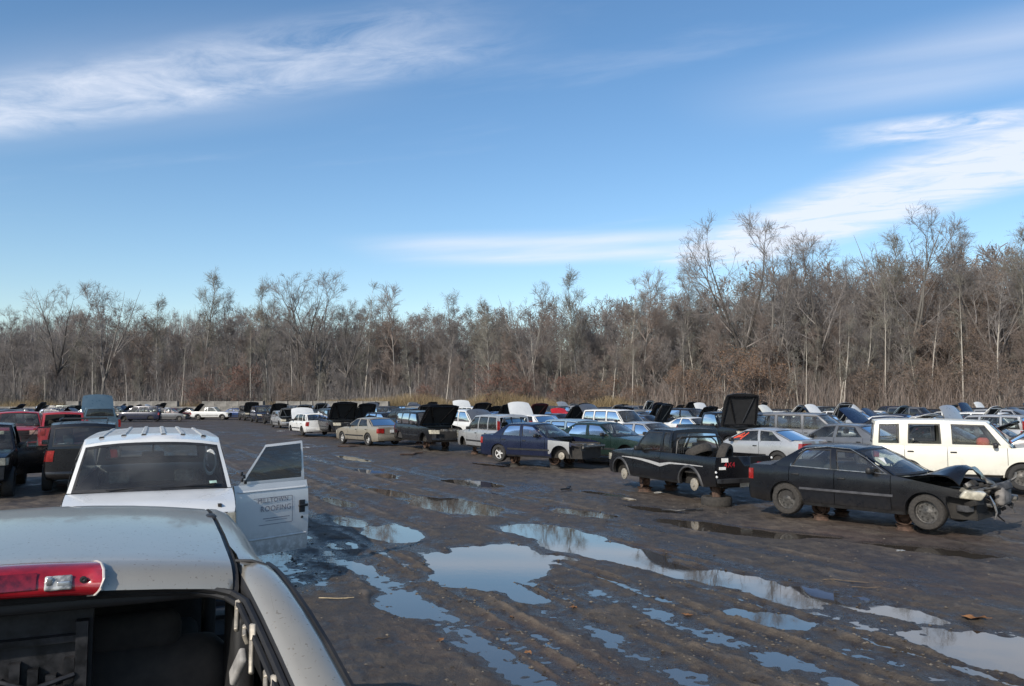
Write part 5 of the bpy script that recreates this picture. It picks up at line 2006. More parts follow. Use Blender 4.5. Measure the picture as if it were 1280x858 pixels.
def letters(parent, text, size, loc, rot, mat, name='lettering'):
    cu_ = bpy.data.curves.new(name, 'FONT')
    cu_.body = text
    cu_.size = size
    cu_.align_x = 'CENTER'
    cu_.extrude = .0008
    cu_.space_character = 1.12
    tmp = bpy.data.objects.new(name, cu_)
    col.objects.link(tmp)
    dg = bpy.context.evaluated_depsgraph_get()
    me = bpy.data.meshes.new_from_object(tmp.evaluated_get(dg))
    bpy.data.objects.remove(tmp)
    me.materials.clear()
    me.materials.append(mat)
    o = link(name, me, parent, loc)
    o.rotation_euler = rot
    return o


INK = simple('faded_sign_ink', (.22, .22, .26), .6, var=.3, scale=30)
door = vp['door0_1']
G_DOOR = glass('van_door_glass', (0.30, 0.35, 0.36), 0.10)
pane = vp['windoor0_1'].material_slots[0]
pane.link = 'OBJECT'
pane.material = G_DOOR
hx, hy = door.location.x, door.location.y


def door_pt(x, z, off=.006):
    return (x - hx, yat_v(x, z) + off - hy, z)


# outer skin faces +y of the van: text reads from the front of the van to the rear
for (txt, sz, x, z, tl) in (('MILLTOWN', .085, 1.20, 1.08, 0), ('ROOFING', .100, 1.16, .965, 0)):
    letters(door, txt, sz, door_pt(x, z + .05, .004), (R(90), 0, R(180)), INK)
ln = MB()
for (z, x0, x1, th) in ((.92, .94, 1.36, .005), (.89, .98, 1.32, .004), (1.19, .90, 1.50, .004), (.84, .90, 1.42, .004)):
    ln.grid([[(x - hx, yat_v(x, zz) + .003 - hy, zz) for x in np.linspace(x0, x1, 8)] for zz in (z - th, z + th)], 0)
ln.grid([[(x - hx, yat_v(x, zz) + .003 - hy, zz) for x in (.89, .90)] for zz in np.linspace(.84, 1.19, 5)], 0)
ln.build('sign_border', INK, door, smooth=None)
for z in (1.29, .66):
    dd = MB()
    dd.grid([[(x - hx, yat_v(x, zz) + o - hy, zz) for x in np.linspace(.66, 1.72, 10)] for zz, o in ((z - .015, .0), (z - .005, .010), (z + .005, .010), (z + .015, 0))], 0)
    dd.build('door_crease', PAINT['white'], door)
hn = MB()
hn.rbox(0, 0, 0, .10, .02, .17, .01)
hn.build('handle_recess', TRIM, door, (.735 - hx, yat_v(.735, 1.03) - .002 - hy, 1.03))
lk = MB()
lk.lathe([(.018, 0), (.018, .008), (.001, .009)], 12)
lk.build('door_lock', TRIM, door, (.735 - hx, yat_v(.735, .88) - hy, .88))
br = MB()
for (x, z) in ((1.66, 1.53), (1.62, 1.49), (1.65, 1.45), (1.60, 1.42)):
    br.rbox(x - hx, yat_v(1.6, 1.2) - .035 - hy, z, .035, .02, .05, .008)
br.build('mirror_mount', TRIM, door)

# ================================================================== near row on the right
PAPER = WHITEPL
civic, cp = V(CIVIC, 'black_sedan', 6.87, 15.5, 138, 'black', 'black four-door sedan with smashed front end and bent hood', 'car', lift=.13,
              skip=('hood', 'front_bumper', 'grille', 'headlight1', 'headlight-1', 'mould1', 'mould-1'), tyre='dusty', wheels='steel', engine=True)


def civic_wreck():
    yat, ztop, rz = CIVIC['_fn']
    hl = 2.225
    # bent hood: buckled up in the middle, torn leading edge
    r = random.Random(3)
    m = MB()
    n, k = 12, 12
    rows = []
    for a in range(n + 1):
        t = a / n
        x = .90 + t * 1.02
        row = []
        for b in range(k + 1):
            s = -1 + 2 * b / k
            z = .885 - .06 * t + .30 * math.sin(min(1, t * 1.15) * math.pi * .62) * (.55 + .45 * (1 - s * s)) * t ** .7
            z += .035 * math.sin(5 * s + 4 * t) * t + r.uniform(-.012, .012) * t
            if t > .85:
                z -= (t - .85) * (1.0 + .6 * math.sin(3 * s))
            row.append((x - .12 * t * abs(s) + r.uniform(-.012, .012), (yat(min(x, 2.0), .85) - .02) * s * (1 - .10 * t) + .04 * t, z))
        rows.append(row)
    m.grid(rows, 0)
    m.grid([[(p[0], p[1] * .985, p[2] - .022) for p in row] for row in rows], 1, flip=True)
    for e in (0, -1):
        m.grid([rows[e], [(p[0], p[1] * .985, p[2] - .022) for p in rows[e]]], 0)
    m.build('hood', [PAINT['black'], UNDERHOOD], civic, smooth=55)
    # torn front structure
    w_ = MB()
    for q in range(34):
        x = r.uniform(1.75, 2.25)
        y = r.uniform(-.72, .72)
        z = r.uniform(.35, .82)
        tf = Matrix.Translation((x, y, z)) @ Matrix.Rotation(r.uniform(-1, 1), 4, 'Y') @ Matrix.Rotation(r.uniform(-1.2, 1.2), 4, 'Z')
        w_.rbox(0, 0, 0, r.uniform(.06, .30), r.uniform(.05, .28), r.uniform(.02, .12), .015, r.choice((0, 0, 1, 2)), tf=tf, seg=2)
    for q in range(9):
        p = Vector((r.uniform(1.8, 2.1), r.uniform(-.6, .6), r.uniform(.45, .8)))
        pts = [p]
        for u in range(4):
            p = p + Vector((r.uniform(-.02, .12), r.uniform(-.14, .14), r.uniform(-.14, .05)))
            pts.append(p)
        w_.tube(pts, r.uniform(.008, .022), 5, r.choice((0, 1, 2)))
    w_.build('crushed_front', [CHASSIS, ENGINE, simple('torn_plastic', (.05, .05, .052), .6, var=.5)], civic, smooth=30)
    # radiator support bar pushed to the left, hanging strips
    b = MB()
    b.tube([(2.02, -.66, .70), (2.12, -.2, .74), (2.22, .25, .80), (2.30, .52, .86)], [.03, .035, .03, .02], 6)
    b.tube([(2.25, .40, .82), (2.34, .48, .90), (2.33, .52, .98)], .018, 5)
    b.build('radiator_support', ENGINE, civic)
    b = MB()
    b.tube([(2.16, -.30, .62), (2.22, -.28, .48), (2.24, -.24, .34), (2.20, -.22, .22)], [.012, .018, .018, .008], 5)
    b.build('hanging_strip', CHROME, civic)
    b = MB()
    b.rbox(2.22, .18, .60, .16, .46, .34, .07, tf=None)
    b.build('air_duct', simple('grey_duct', (.16, .15, .14), .7, var=.5), civic)
    # side headlight stays, hanging forward
    b = MB()
    b.rbox(0, 0, 0, .34, .36, .15, .035, tf=Matrix(((1, 0, 0.5, 0), (0, 1, 0, 0), (0, 0, 1, 0), (0, 0, 0, 1))))
    o = b.build('headlight', [LAMP], civic, (1.98, -.62, .66))
    o.rotation_euler = (R(4), R(6), R(28))
    b = MB()
    b.rbox(0, 0, 0, .12, .07, .10, .03)
    o = b.build('turn_signal', [AMBER], civic, (1.93, -.735, .655))
    # white paper on the dash, side moulding, antenna
    b = MB()
    b.box(0, .003, -.13, .13, -.09, .09)
    o = b.build('windshield_paper', PAPER, civic, (.50, -.42, 1.13))
    o.rotation_euler = (0, R(-58), R(-8))
    b = MB()
    for s in (-1, 1):
        b.grid([[(x, (yat(x, z) + o) * s, z) for x in np.linspace(-1.0, .78, 14)] for z, o in ((.515, .0), (.525, .014), (.555, .014), (.565, 0))], 0)
    b.build('lower_moulding', simple('grey_moulding', (.06, .06, .065), .5), civic)
    b = MB()
    # bright window surround
    for s in (-1, 1):
        pts = []
        for (xb, v) in ((.68, .03), (-.2, .03), (-1.18, .03)):
            pts.append((xb, (yat(xb, ztop(xb)) - .004) * s, ztop(xb) + .02))
        b.tube([Vector(p) for p in pts], .008, 5)
        yr_ = .85 * .76
        top_ = [(.66, (yat(.66, .9) - .01) * s, .92), (.30, (yr_ + .10) * s, 1.17), (-.04, (yr_ + .022) * s, 1.33), (-.5, (yr_ + .016) * s, 1.355), (-.92, (yr_ + .03) * s, 1.30), (-1.18, (yr_ + .08) * s, 1.12), (-1.20, (yat(-1.2, .9) - .02) * s, .95)]
        b.tube([Vector(p) for p in top_], .008, 5)
    b.build('window_trim', CHROME, civic)


civic_wreck()
stands(civic, CIVIC, 'smashed black sedan', ('fr', 'rr'), h=.40, dx=.52)
stands(civic, CIVIC, 'smashed black sedan', ('fl', 'rl'), h=.40, dx=.52)

bp, bpp = V(PICK, 'black_pickup', 4.21, 20.1, -24, 'black', 'black extended-cab pickup without wheels, tyres lying in its bed', 'pickup', lift=.10,
            wheel_set='hhhh', skip=('front_bumper', 'tail1', 'tail-1', 'mould1', 'mould-1'))
yat_p, ztop_p, rz_p = PICK['_fn']


def pickup_details():
    # silver side stripe that swoops down the door
    SL = simple('silver_decal', (.36, .36, .355), .4, var=.12)
    for s in (1, -1):
        d = MB()
        pts = [(-1.95, .80, .008), (-1.2, .80, .014), (-.70, .79, .022), (-.30, .72, .040), (.10, .765, .034), (.50, .80, .026), (.85, .815, .020), (1.25, .82, .012), (1.45, .82, .006)]
        d.grid([[(x, (yat_p(x, z + o * h) + .006) * s, z + o * h) for (x, z, h) in pts] for o in (-1, 0, 1)], 0)
        d.build('side_stripe', SL, bp)
        # flared arch moulding
        f = MB()
        for xw in (PICK['xf'], PICK['xr']):
            rows = []
            for k in range(15):
                a = math.pi * k / 14
                rr = PICK['R'] * 1.16
                row = []
                for (dr, dy) in ((0.0, .0), (.0, .03), (.035, .03), (.055, .004)):
                    x = xw + (rr + dr) * math.cos(a)
                    z = PICK['R'] + (rr + dr) * .98 * math.sin(a)
                    row.append((x, (yat_p(x, cl(z, .36, 1.0)) + dy) * s, z))
                rows.append(row)
            f.grid(rows, 0)
        f.build('arch_flare', simple('faded_flare', (.045, .045, .047), .55), bp)
    # tailgate marks: red lettering, white plate sticker, bare lamp holes
    r_ = simple('red_letter', (.42, .02, .03), .5)
    xb = -PICK['L'] / 2 - .006
    letters(bp, '4X4', .16, (xb, .42, .80), (R(90), 0, R(-90)), r_)
    q = MB()
    q.box(-.004, .004, -.13, .13, -.035, .035)
    q.build('reflector_strip', r_, bp, (xb, -.48, .86))
    q = MB()
    q.box(-.004, .004, -.09, .09, -.03, .03)
    q.build('white_strip', WHITEPL, bp, (xb, -.68, .87))
    q.build('white_strip', WHITEPL, bp, (xb, .62, .78))
    q = MB()
    q.box(-.004, .004, -.09, .09, -.045, .045)
    q.build('sticker', WHITEPL, bp, (xb, .55, .955))
    for (y, z) in ((.78, .60), (-.70, .60), (-.76, .98), (.70, .50), (.80, .70)):
        q = MB()
        q.lathe([(.028, 0), (.022, -.012), (.001, -.014)], 10, tf=Matrix.Rotation(R(-90), 4, 'Z'))
        q.build('bare_bulb', simple('bulb_glass', (.85, .85, .80), .2) if 'bulb_glass' not in MATS else MATS['bulb_glass'], bp, (xb - .004, y, z))
    q = MB()
    q.box(-2.56, -2.42, -.80, .80, .47, .56)
    q.build('step_bumper', simple('dull_black_steel', (.03, .03, .032), .5, metal=.3), bp)
    # bed hoop behind the cab
    q = MB()
    for x in (-.80,):
        q.tube([(x, -.70, 1.0), (x, -.66, 1.30), (x, -.55, 1.40), (x, .55, 1.40), (x, .66, 1.30), (x, .70, 1.0)], .022, 7)
    for y in (.50, .56, .62):
        q.tube([(-.80, y, 1.02), (-.80, y, 1.36)], .008, 5)
    q.build('roll_bar', TRIM, bp)


pickup_details()
stands(bp, PICK, 'black pickup', ('fl', 'fr', 'rr'), h=.50, dx=.55)
# the big steel wheel lying under its tail
x, y = local(bp, -1.98, .48)
o = empty('stand_wheel', (x, y, float(ground_height(x, y)) - .01), .4)
t_ = link('rim', WHL['steel'], o, (0, 0, .115), (R(90), 0, 0))
t_.scale = (.34, .34, .34)
link('tyre', WHL['dusty'], t_)
tag(o, 'mud-caked tyre lying flat under the tail of the black pickup', 'wheel')
q = MB()
q.tube([(0, 0, .2), (0, 0, .52)], .10, 10)
x, y = local(bp, -1.98, .48)
o = q.build('steel_post', RUST, None, (x, y, 0))
tag(o, 'rusty steel post standing on the flat tyre under the black pickup', 'post')
# load of the bed
for (lx, ly, lz, rx, rz_, lab) in ((-1.25, .38, 1.06, 62, .6, 'tan dusty tyre leaning upright in the bed of the black pickup'), (-1.75, .05, .98, 12, 1.0, 'worn tyre lying on top of the load in the black pickup bed')):
    x, y = local(bp, lx, ly)
    o = empty('spare_wheel', (x, y, lz + .1), rz_)
    t_ = link('rim', WHL['steel'], o, (0, 0, 0), (R(rx), 0, 0))
    t_.scale = (.32, .32, .32)
    link('tyre', WHL['dusty'], t_)
    tag(o, lab, 'wheel')

blue, _ = V(STRIPPED, 'blue_sedan', 1.05, 28.6, 127, 'dark blue', 'dark blue sedan with stripped front end and pale fender', 'car', lift=.20, wheels='alloy',
            wheel_set='0h01', skip=('front_bumper', 'grille', 'hood', 'headlight1', 'headlight-1'), engine=True, panel_paint={})
q = MB()
yat_b, ztop_b, _z = STRIPPED['_fn']
def arch_low(x):
    d = .360 ** 2 - (x - 1.32) ** 2
    return .305 + math.sqrt(d) if d > 0 else .36


q.grid([[(x, -(yat_b(min(x, 2.1), z0 + (.83 - .05 * (x - .9) - z0) * v) + .012), z0 + (.83 - .05 * (x - .9) - z0) * v) for v in (0, .35, .7, 1)] for x, z0 in ((x, arch_low(x)) for x in np.linspace(.86, 1.70, 15))], 0)
q.build('fender', PAINT['silver'], blue)
q = MB()
q.tube([(2.15, -.7, .62), (2.22, 0, .64), (2.15, .7, .62)], .05, 6)
q.build('bumper_beam', ENGINE, blue)
stands(blue, SED, 'dark blue sedan', ('fr', 'rr', 'fl'), h=.50, pale=True)

green, _ = V(BIGSED, 'green_sedan', 3.6, 30.2, 134, 'dark green', 'dark green sedan between the blue sedan and the black pickup', 'car', lift=.14, wheel_set='0000', hood=0)
stands(green, BIGSED, 'dark green sedan', ('fr', 'rr'), h=.42)

wag, wpz = V(CRV, 'silver_wagon', -0.85, 34.9, -27, 'silver', 'silver boxy wagon with its tailgate gone, front wheel missing', 'car', lift=.12, skip=('tailgate', 'rear_window', 'rear_bumper'), wheel_set='00hh')
stands(wag, CRV, 'silver wagon', ('fl', 'rl', 'rr'), h=.45)
suv1, _ = V(SUV, 'black_suv', -4.1, 38.9, 150, 'black', 'black SUV on rim stands with raised hood beside the silver wagon', 'car', lift=.14, hood=52, wheel_set='0000', skip=('grille',))
stands(suv1, SUV, 'black SUV with raised hood', ('fl', 'fr'), h=.5, pale=True)
trk2, _ = V(PICK, 'dark_grey_pickup', -5.2, 44.5, 150, 'dark grey', 'dark grey pickup with raised hood right of the tan sedan', 'pickup', lift=.14, hood=58, wheel_set='0000', skip=('headlight-1',))
stands(trk2, PICK, 'dark grey pickup', ('fl', 'fr'), h=.5)
merc, _ = V(BIGSED, 'tan_sedan', -7.7, 43.3, -40, 'tan', 'tan sedan with red tail lights facing away beside the aisle', 'car', lift=.06, wheels='alloy')
wh, _ = V(HATCH, 'white_hatchback', -13.7, 54.0, -32, 'white', 'white hatchback with its white hood raised, beside the aisle', 'car', lift=.12, hood=72, wheel_set='0011')
suv2, _ = V(SUV, 'black_suv', -11.2, 51.5, 152, 'black', 'black SUV with hood wide open right of the white hatchback', 'car', lift=.14, hood=60, wheel_set='0000')
# second line
cou, cpp = V(COUPE, 'silver_coupe', 8.3, 27.3, -40, 'silver', 'silver two-door coupe with red tail lights behind the black pickup', 'car', lift=.14)
box, _ = V(BOX, 'white_boxy_car', 11.75, 21.2, 114, 'cream', 'cream-white boxy wagon with red writing on its windshield', 'car', lift=.15, skip=('windoor1_-1', 'front_bumper', 'mould1', 'mould-1'))
# dealer-yard marks on the glass: a smear of red paint and a white paper
REDM = simple('red_window_marker', (.55, .06, .03), .6, var=.5, scale=8)
yb_, zb__, rb__ = BOX['_fn']


def glass_pt(s, v, off=.012):
    b = Vector((1.12 + .17 * (1 - s * s), .86 * s, 1.04))
    t = Vector((.60 + .10 * (1 - s * s), .72 * s, 1.69))
    p = b.lerp(t, v)
    p.x += .03 * math.sin(math.pi * v) + off
    return p


q = MB()
for (s0, v0, s1, v1, th) in ((.30, .80, -.55, .86, .05), (.20, .70, -.2, .35, .045), (-.2, .35, -.6, .75, .05), (-.30, .25, -.75, .2, .05), (-.35, .8, -.7, .35, .05), (.0, .86, .35, .6, .04), (-.6, .55, -.2, .6, .04)):
    n = 6
    rows = [[glass_pt(s0 + (s1 - s0) * k / n, v0 + (v1 - v0) * k / n + o * th) for k in range(n + 1)] for o in (-1, 1)]
    q.grid(rows, 0)
q.build('windshield_marking', REDM, box, smooth=None)
q = MB()
q.grid([[glass_pt(s, v) for s in (-.62, -.44)] for v in (.35, .8)], 0)
q.build('windshield_paper', WHITEPL, box, smooth=None)
q = MB()
q.rbox(.55, -.2, 1.12, .3, .3, .3, .1)
q.build('red_bundle', simple('red_cloth', (.45, .06, .04), .8), box)
# red marker on the coupe's side glass
q = MB()
yc, zc_, rc_ = COUPE['_fn']
for (x0, z0, x1, z1) in ((.35, .98, -.05, 1.16), (.30, 1.0, .0, 1.06), (.1, .95, -.2, 1.18)):
    q.grid([[(x0 + (x1 - x0) * k / 4, yc(.1, .87) + .01 - (z0 + (z1 - z0) * k / 4 - .87) * .36, z0 + (z1 - z0) * k / 4 + o) for k in range(5)] for o in (-.02, .02)], 0)
q.build('window_marking', REDM, cou, smooth=None)
bh, _ = V(BIGPICK, 'black_pickup', 9.5, 36.0, 162, 'black', 'black pickup with its hood standing upright behind the silver coupe', 'pickup', lift=.10, hood=80)
g1, _ = V(BIGSED, 'grey_sedan', 11.6, 28.6, -40, 'grey', 'grey sedan facing away, right of the silver coupe', 'car', lift=.14)
g2, _ = V(MINIVAN, 'grey_minivan', 13.0, 35.0, 128, 'grey', 'grey minivan behind the grey sedan, with pale reflection on its side', 'car', lift=.12)
V(SED, 'black_sedan', 15.4, 28.3, 132, 'black', 'black sedan with raised hood behind the white boxy wagon roof', 'car', lift=.14, hood=38)
V(SED, 'dark_sedan', 18.0, 30.2, 130, 'dark grey', 'dark grey sedan with raised hood, second behind the white boxy wagon', 'car', lift=.14, hood=48)
V(BIGSED, 'dark_sedan', 15.9, 22.6, 118, 'dark grey', 'dark grey sedan at the right edge beside the white boxy wagon', 'car', lift=.14)
V(HATCH, 'pale_blue_hatchback', 3.0, 33.8, 138, 'light blue', 'pale blue hatchback behind the dark green sedan', 'car', lift=.14)
V(SUV, 'white_suv', 5.9, 43.5, 140, 'white', 'white SUV with dark windows in the rows behind the dark green sedan', 'car', lift=.16)
V(SED, 'silver_sedan', 5.6, 32.0, 140, 'silver', 'silver sedan half hidden behind the black pickup cab', 'car', lift=.14)

# ================================================================== left side
lb, lp = V(BIGPICK, 'black_pickup', -13.9, 21.0, 153, 'black', 'black pickup at the left edge with its black door open', 'pickup', lift=.0, door_open={'door0_1': 66})
rs_, _ = V(SUV, 'red_suv', -19.6, 35.0, -30, 'red', 'red SUV with its rear window open, behind the black open door', 'car', lift=.16, skip=('rear_window',))
V(BIGPICK, 'red_pickup', -22.4, 36.5, 150, 'red', 'red pickup left of the red SUV', 'pickup', lift=.1)
dk, _ = V(SUV, 'black_suv', -11.9, 22.4, -27, 'black', 'black SUV with roof rack left of the white van', 'car', lift=.05)
q = MB()
for y in (-.55, .55):
    q.tube([(-1.7, y, 1.80), (-1.6, y, 1.84), (.1, y, 1.84), (.2, y, 1.79)], .018, 6)
for x in (-1.3, -.5, .0):
    q.tube([(x, -.55, 1.835), (x, .55, 1.835)], .014, 6)
q.build('roof_rack', TRIM, dk)
V(BIGPICK, 'blue_grey_pickup', -25.2, 49.0, -32, 'blue-grey', 'blue-grey pickup with its hood standing up behind the white van', 'pickup', lift=.2, hood=78)
V(SUV, 'dark_suv', -29.5, 47.0, 150, 'dark grey', 'dark grey SUV far left behind the red ones', 'car', lift=.1, near=False)
V(SED, 'grey_sedan', -26.5, 41.5, 150, 'grey', 'grey sedan with raised hood at the left edge', 'car', lift=.1, hood=45, near=False)
V(PICK, 'white_pickup', -37.4, 100.0, 90, 'white', 'far white pickup parked side-on before the concrete wall', 'pickup', near=False, lift=.05)
for (px, Y, b, c, S, hood_, lab) in ((222, 104, 92, 'maroon', SED, 0, 'far maroon sedan left of the white pickup'), (238, 107, 95, 'black', SED, 60, 'far black sedan with raised hood next to the white pickup'),
                                     (182, 106, 88, 'dark grey', SED, 55, 'far dark sedan with raised hood above the van roof'), (203, 108, 268, 'white', BIGSED, 50, 'far white sedan with black raised hood above the van roof'),
                                     (158, 103, 90, 'light blue', HATCH, 0, 'far pale blue hatchback above the van roof'), (140, 107, 80, 'grey', SED, 60, 'far grey sedan with raised hood right of the blue-grey hood'),
                                     (95, 105, 85, 'dark green', SUV, 60, 'far dark green SUV with raised hood above the red SUV'), (70, 106, 95, 'black', MINIVAN, 0, 'far black minivan above the red SUV'),
                                     (40, 100, 88, 'silver', SED, 50, 'far silver sedan with raised hood at the left'), (12, 98, 88, 'dark blue', SED, 60, 'far dark blue sedan with raised hood at the left edge'),
                                     (312, 97, 150, 'dark grey', SUV, 62, 'far dark grey SUV with raised hood right of the white pickup'), (300, 103, 100, 'blue', SED, 45, 'far blue sedan just right of the white pickup'),
                                     (328, 88, 152, 'dark blue', SUV, 0, 'far dark blue SUV left of the aisle end'), (345, 80, 150, 'black', PICK, 60, 'black pickup with raised hood at the aisle end'),
                                     (357, 70, 150, 'silver', HATCH, 62, 'silver hatchback with raised dark hood left of the white hatchback'),
                                     (412, 62, 150, 'black', SED, 55, 'black sedan with raised hood behind the white hatchback')):
    V(S, {'pickup': 'far_pickup'}.get(S['style'], 'far_car'), (px - 640) / 1000 * Y, Y, b, c, lab, 'pickup' if S['style'] == 'pickup' else 'car', near=False, hood=hood_, lift=.08, wheel_set='1111' if hood_ == 0 else '0101')

# the dark line of wrecks along the far left wall
rng = random.Random(31)
fl = []
for k in range(20):
    px = 4 + k * 11.6 + rng.uniform(-2, 2)
    Y = 92 + 6.5 * (k % 3) + rng.uniform(-.5, .5)
    x = (px - 640) / 1000 * Y
    if any(abs(x - e[0]) < 4.6 and abs(Y - e[1]) < 2.1 for e in EXPL):
        continue
    fl.append((px, Y, x))
for k, (px, Y, x) in enumerate(fl):
    S_ = rng.choice((SED, BIGSED, HATCH, SUV, MINIVAN))
    c_ = ('black', 'dark grey', 'dark blue', 'black', 'grey', 'dark green')[k % 6]
    h_ = rng.choice((0, 50, 62, 70))
    V(S_, 'far_car', x, Y, rng.choice((86, 94, 268)), c_, 'far %s car%s by the left wall, %s from left' % (c_, ' with hood raised' if h_ else '', ('first', 'second', 'third', 'fourth', 'fifth', 'sixth', 'seventh', 'eighth', 'ninth', 'tenth', 'eleventh', 'twelfth', 'thirteenth', 'fourteenth', 'fifteenth', 'sixteenth', 'seventeenth', 'eighteenth', 'nineteenth', 'twentieth')[k]),
      'car', near=False, hood=h_, lift=.08, wheel_set='0101', group='wrecked cars along the far left wall')

# ================================================================== the field of parked wrecks
rng = random.Random(2024)
TYPES = [(SED, 'sedan', .30), (BIGSED, 'large sedan', .20), (COUPE, 'coupe', .08), (HATCH, 'hatchback', .10), (CRV, 'small SUV', .08), (SUV, 'SUV', .11), (MINIVAN, 'minivan', .08), (PICK, 'pickup', .05)]
COLS = [('black', .19), ('dark grey', .13), ('grey', .12), ('silver', .19), ('white', .11), ('dark blue', .10), ('dark green', .05), ('maroon', .03), ('tan', .04), ('light blue', .03), ('blue', .02)]


def pick(lst):
    u = rng.random()
    for it in lst:
        u -= it[-1]
        if u <= 0:
            return it
    return lst[0]


ROWS = [13.2, 18.8, 23.2, 27.5, 31.8, 36.1, 40.4, 44.8, 49.3, 54.0, 59.0, 64.2, 70.0, 76.5, 83.0]
ORD = ['first', 'second', 'third', 'fourth', 'fifth', 'sixth', 'seventh', 'eighth', 'ninth', 'tenth', 'eleventh', 'twelfth', 'thirteenth', 'fourteenth', 'fifteenth', 'sixteenth', 'seventeenth', 'eighteenth']
SPECIAL = {}
gen = []
for ri, p in enumerate(ROWS):
    a = 2.0 if ri < 2 else -25.0
    a += rng.uniform(0, 3)
    while a < 112:
        aa, pp = a + rng.uniform(-.4, .4), p + rng.uniform(-.5, .5)
        a += rng.uniform(4.8, 5.4)
        x, y = ap(aa, pp)
        if y < 9 or abs(x) > .70 * y + 3:
            continue
        px = 640 + 1000 * x / y
        if px < -20 or px > 1330:
            continue
        if y > float(edge_y(px)) - 8.5:
            continue
        if any(abs((x - e[0]) * AL[0] + (y - e[1]) * AL[1]) < 4.7 and abs((x - e[0]) * PE[0] + (y - e[1]) * PE[1]) < 2.7 for e in EXPL):
            continue
        if ri == 0 and aa < 46:
            continue
        if ri == 1 and aa < 18:
            continue
        S, tn, _ = pick(TYPES)
        c, _ = pick(COLS)
        hd_ = rng.choice((0, 0, 0, 35, 50, 60, 72))
        b = rng.choice((-38, 140, 140)) + rng.uniform(-9, 9)
        gen.append([x, y, px, ri, S, tn, c, hd_, b])


def nearest(px, y):
    best = min(range(len(gen)), key=lambda i: abs(gen[i][2] - px) + abs(gen[i][1] - y) * 2)
    return best


# a few the photograph shows clearly by colour
for (px, y, c, hd_, b) in ((712, 64, 'bright red', 66, -40), (575, 62, 'light blue', 70, -40), (600, 58, 'black', 70, 140), (1030, 62, 'white', 60, -40), (985, 60, 'cream', 62, -40),
                           (1075, 64, 'white', 60, -40), (545, 60, 'dark blue', 55, 140), (655, 56, 'maroon', 62, 140), (640, 52, 'black', 70, 140), (730, 66, 'black', 65, 140),
                           (770, 62, 'dark blue', 50, 140), (690, 60, 'dark grey', 60, 140), (1195, 48, 'black', 62, 140), (1250, 44, 'white', 0, 140), (825, 60, 'black', 62, 140), (870, 55, 'black', 70, 140)):
    i = nearest(px, y)
    gen[i][6], gen[i][7], gen[i][8] = c, hd_, b + rng.uniform(-6, 6)


def wreck():
    """what has already been taken off a car"""
    out = []
    for key, pr in (('front_bumper', .35), ('grille', .35), ('headlight1', .3), ('headlight-1', .3), ('tail1', .2), ('tail-1', .2), ('rear_bumper', .15),
                    ('door0_1', .07), ('door0_-1', .07), ('mirror1', .5), ('mirror-1', .5), ('windshield', .05)):
        if rng.random() < pr:
            out.append(key)
    return tuple(out)


base_lab = {}
for g_ in gen:
    x, y, px, ri, S, tn, c, hd_, b = g_
    hs = 'with hood raised' if hd_ else 'with hood shut'
    fc = 'facing away' if b < 60 else 'facing the camera'
    g_.append('%s %s %s %s in the %s row' % (c, tn, hs, fc, ORD[ri]))
    base_lab.setdefault(g_[-1], []).append(g_)
for lab, lst in base_lab.items():
    if len(lst) > 1:
        lst.sort(key=lambda q: q[2])
        for k, q in enumerate(lst):
            q[-1] = lab + (', leftmost of them' if k == 0 else ', %s from left' % ORD[k])
for (x, y, px, ri, S, tn, c, hd_, b, lab) in gen:
    ws = rng.choice(('0000', '1111', '0101', '0011', '1100'))
    nm = c.replace(' ', '_').replace('-', '_') + '_' + tn.replace(' ', '_').lower()
    vehicle(S, nm, x, y, b, PAINT[c], lab, 'pickup' if tn == 'pickup' else 'car', group='wrecked cars parked in the yard rows', lift=.14 if ws == '0000' else .06 + .08 * rng.random(),
            near=y < 40, hood=hd_, wheel_set=ws, skip=wreck(), panel_paint={'hood': PAINT[rng.choice(('black', 'silver', 'white', 'grey'))]} if rng.random() < .10 else None, door_open={'door0_1': rng.uniform(20, 60)} if rng.random() < .06 else None, glass_mat=G_DARK if rng.random() < .25 else None)
print('generic cars', len(gen), 'explicit', len(EXPL))

# ================================================================== litter on the mud
rng = random.Random(8)
WOOD = simple('wet_wood', (.10, .072, .048), .8, var=.4, scale=14)
PALE = simple('pale_wood', (.42, .33, .20), .8, var=.3, scale=14)


def at_px(px, py):
    y = CAM_H * 1000 / (py - 502)
    return (px - 640) / 1000 * y, y


for (px, py, ln_, turn, m_, lab) in ((425, 748, .40, 80, PALE, 'pale straw stick on the mud beside the silver pickup'), (482, 797, .16, 60, WOOD, 'short wet stick on the shaded mud'),
                                     (1050, 728, .55, 115, WOOD, 'thin brown branch on the mud below the black sedan'), (1075, 735, .35, 95, WOOD, 'shorter branch end right of the thin brown branch')):
    x, y = at_px(px, py)
    q = MB()
    t = R(turn)
    z = float(ground_height(x, y)) + .012
    pts = [Vector(((k / 4 - .5) * ln_ * math.sin(t) + rng.uniform(-.02, .02) * ln_, (k / 4 - .5) * ln_ * math.cos(t), rng.uniform(0, .02))) for k in range(5)]
    q.tube(pts, [.006, .007, .006, .005, .003], 6)
    o = q.build('stick', m_, None, (x, y, z))
    tag(o, lab, 'stick')
LEAFM = simple('fallen_leaf', (.24, .11, .04), .8, var=.4, scale=12)


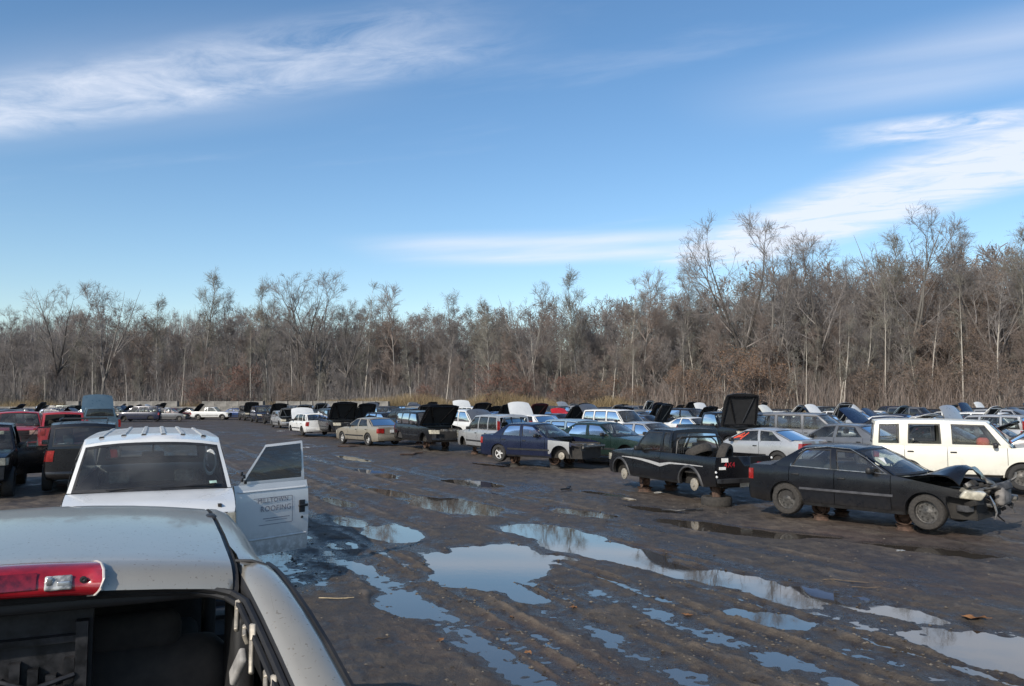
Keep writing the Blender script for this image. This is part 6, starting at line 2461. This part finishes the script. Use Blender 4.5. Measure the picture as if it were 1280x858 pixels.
def leaf(x, y, s, lab, grp=None):
    q = MB()
    n = 10
    ring = []
    for k in range(n):
        a = 2 * math.pi * k / n
        r_ = s * (1.0 if k % 2 == 0 else .62) * rng.uniform(.8, 1.15)
        ring.append((r_ * math.cos(a), r_ * math.sin(a) * .75, rng.uniform(.0, .35) * s))
    for k in range(n):
        q.face([(0, 0, .1 * s), ring[k], ring[(k + 1) % n]])
        q.face([(0, 0, .1 * s - .003), ring[(k + 1) % n], ring[k]])
    q.tube([(0, 0, .1 * s), (-s * 1.2, .1 * s, .15 * s)], .003, 4)
    o = q.build('fallen_leaf', LEAFM, None, (x, y, float(ground_height(x, y)) + .008))
    o.rotation_euler[2] = rng.uniform(0, 6)
    tag(o, lab, 'leaf', grp)


for (px, py, s, lab) in ((1208, 773, .13, 'large curled orange leaf at the edge of the right puddle'), (1178, 789, .08, 'smaller orange leaf left of the large curled one'),
                         (1196, 770, .09, 'brown leaf touching the large curled one'), (553, 798, .05, 'small orange leaf on the wet track'), (716, 758, .055, 'brown leaf in the middle of the muddy track'),
                         (855, 766, .06, 'brown leaf on the mud left of the long puddle'), (660, 810, .05, 'brown leaf near the bottom edge'), (640, 768, .05, 'dark leaf right of the round puddle')):
    x, y = at_px(px, py)
    leaf(x, y, s, lab)
# pale scraps: cut plastic and glass trim, plus one flat grey-green piece
SCR = simple('white_plastic', (.66, .65, .61), .5, var=.15)
for (px, py, w_, m_, lab) in ((383, 561, .30, SCR, 'white plastic scrap on the mud right of the van door'), (432, 559, .22, SCR, 'small white scrap before the tan sedan'),
                              (785, 625, .30, simple('tan_board', (.42, .36, .27), .8), 'tan board scrap under the front of the black pickup'), (822, 617, .22, SCR, 'crumpled white plastic beside the black pickup stand'),
                              (808, 692, .34, simple('green_piece', (.13, .20, .16), .35), 'flat grey-green piece at the end of the long puddle'), (352, 540, .5, SCR, 'white scrap far up the aisle'),  # thin grey-green piece laid flat where the long puddle ends
                              (1118, 690, .08, SCR, 'tiny white scrap below the black sedan')):
    x, y = at_px(px, py)
    q = MB()
    n = 6
    q.grid([[((a / n - .5) * w_ * 1.4 + rng.uniform(-.02, .02), (b / 4 - .5) * w_ * .6 + rng.uniform(-.02, .02), rng.uniform(0, .05) * w_ + .015) for a in range(n + 1)] for b in range(5)], 0)
    q.grid([[((a / n - .5) * w_ * 1.4, (b / 4 - .5) * w_ * .6, 0) for a in range(n + 1)] for b in range(5)], 0, flip=True)
    o = q.build('plastic_scrap', m_, None, (x, y, float(ground_height(x, y)) + .004))
    o.rotation_euler[2] = rng.uniform(0, 3)
    tag(o, lab, 'scrap')

# loose parts lying by the first row


def ground_z(x, y):
    return float(ground_height(x, y))


for (a, p_, ln_, lab) in ((33.0, 12.0, 1.6, 'bent black metal beam lying beside the silver wagon'), (13.6, 11.0, .9, 'rubber hose on the mud before the smashed black sedan'), (18.2, 10.9, .8, 'rubber hose on the mud before the black pickup'),
                          (40.3, 11.2, 1.1, 'bent pipe on the mud before the tan sedan')):
    x, y = ap(a, p_)
    q = MB()
    t_ = rng.uniform(0, 3)
    pts = [Vector(((k / 6 - .5) * ln_, .10 * ln_ * math.sin(k * 1.3 + t_), .02 + .03 * rng.random())) for k in range(7)]
    q.tube(pts, .022 if ln_ < 1 else .035, 7)
    o = q.build('loose_pipe', RUST if ln_ > 1 else TRIM, None, (x, y, ground_z(x, y) + .01))
    o.rotation_euler[2] = rng.uniform(0, 3)
    tag(o, lab, 'pipe')
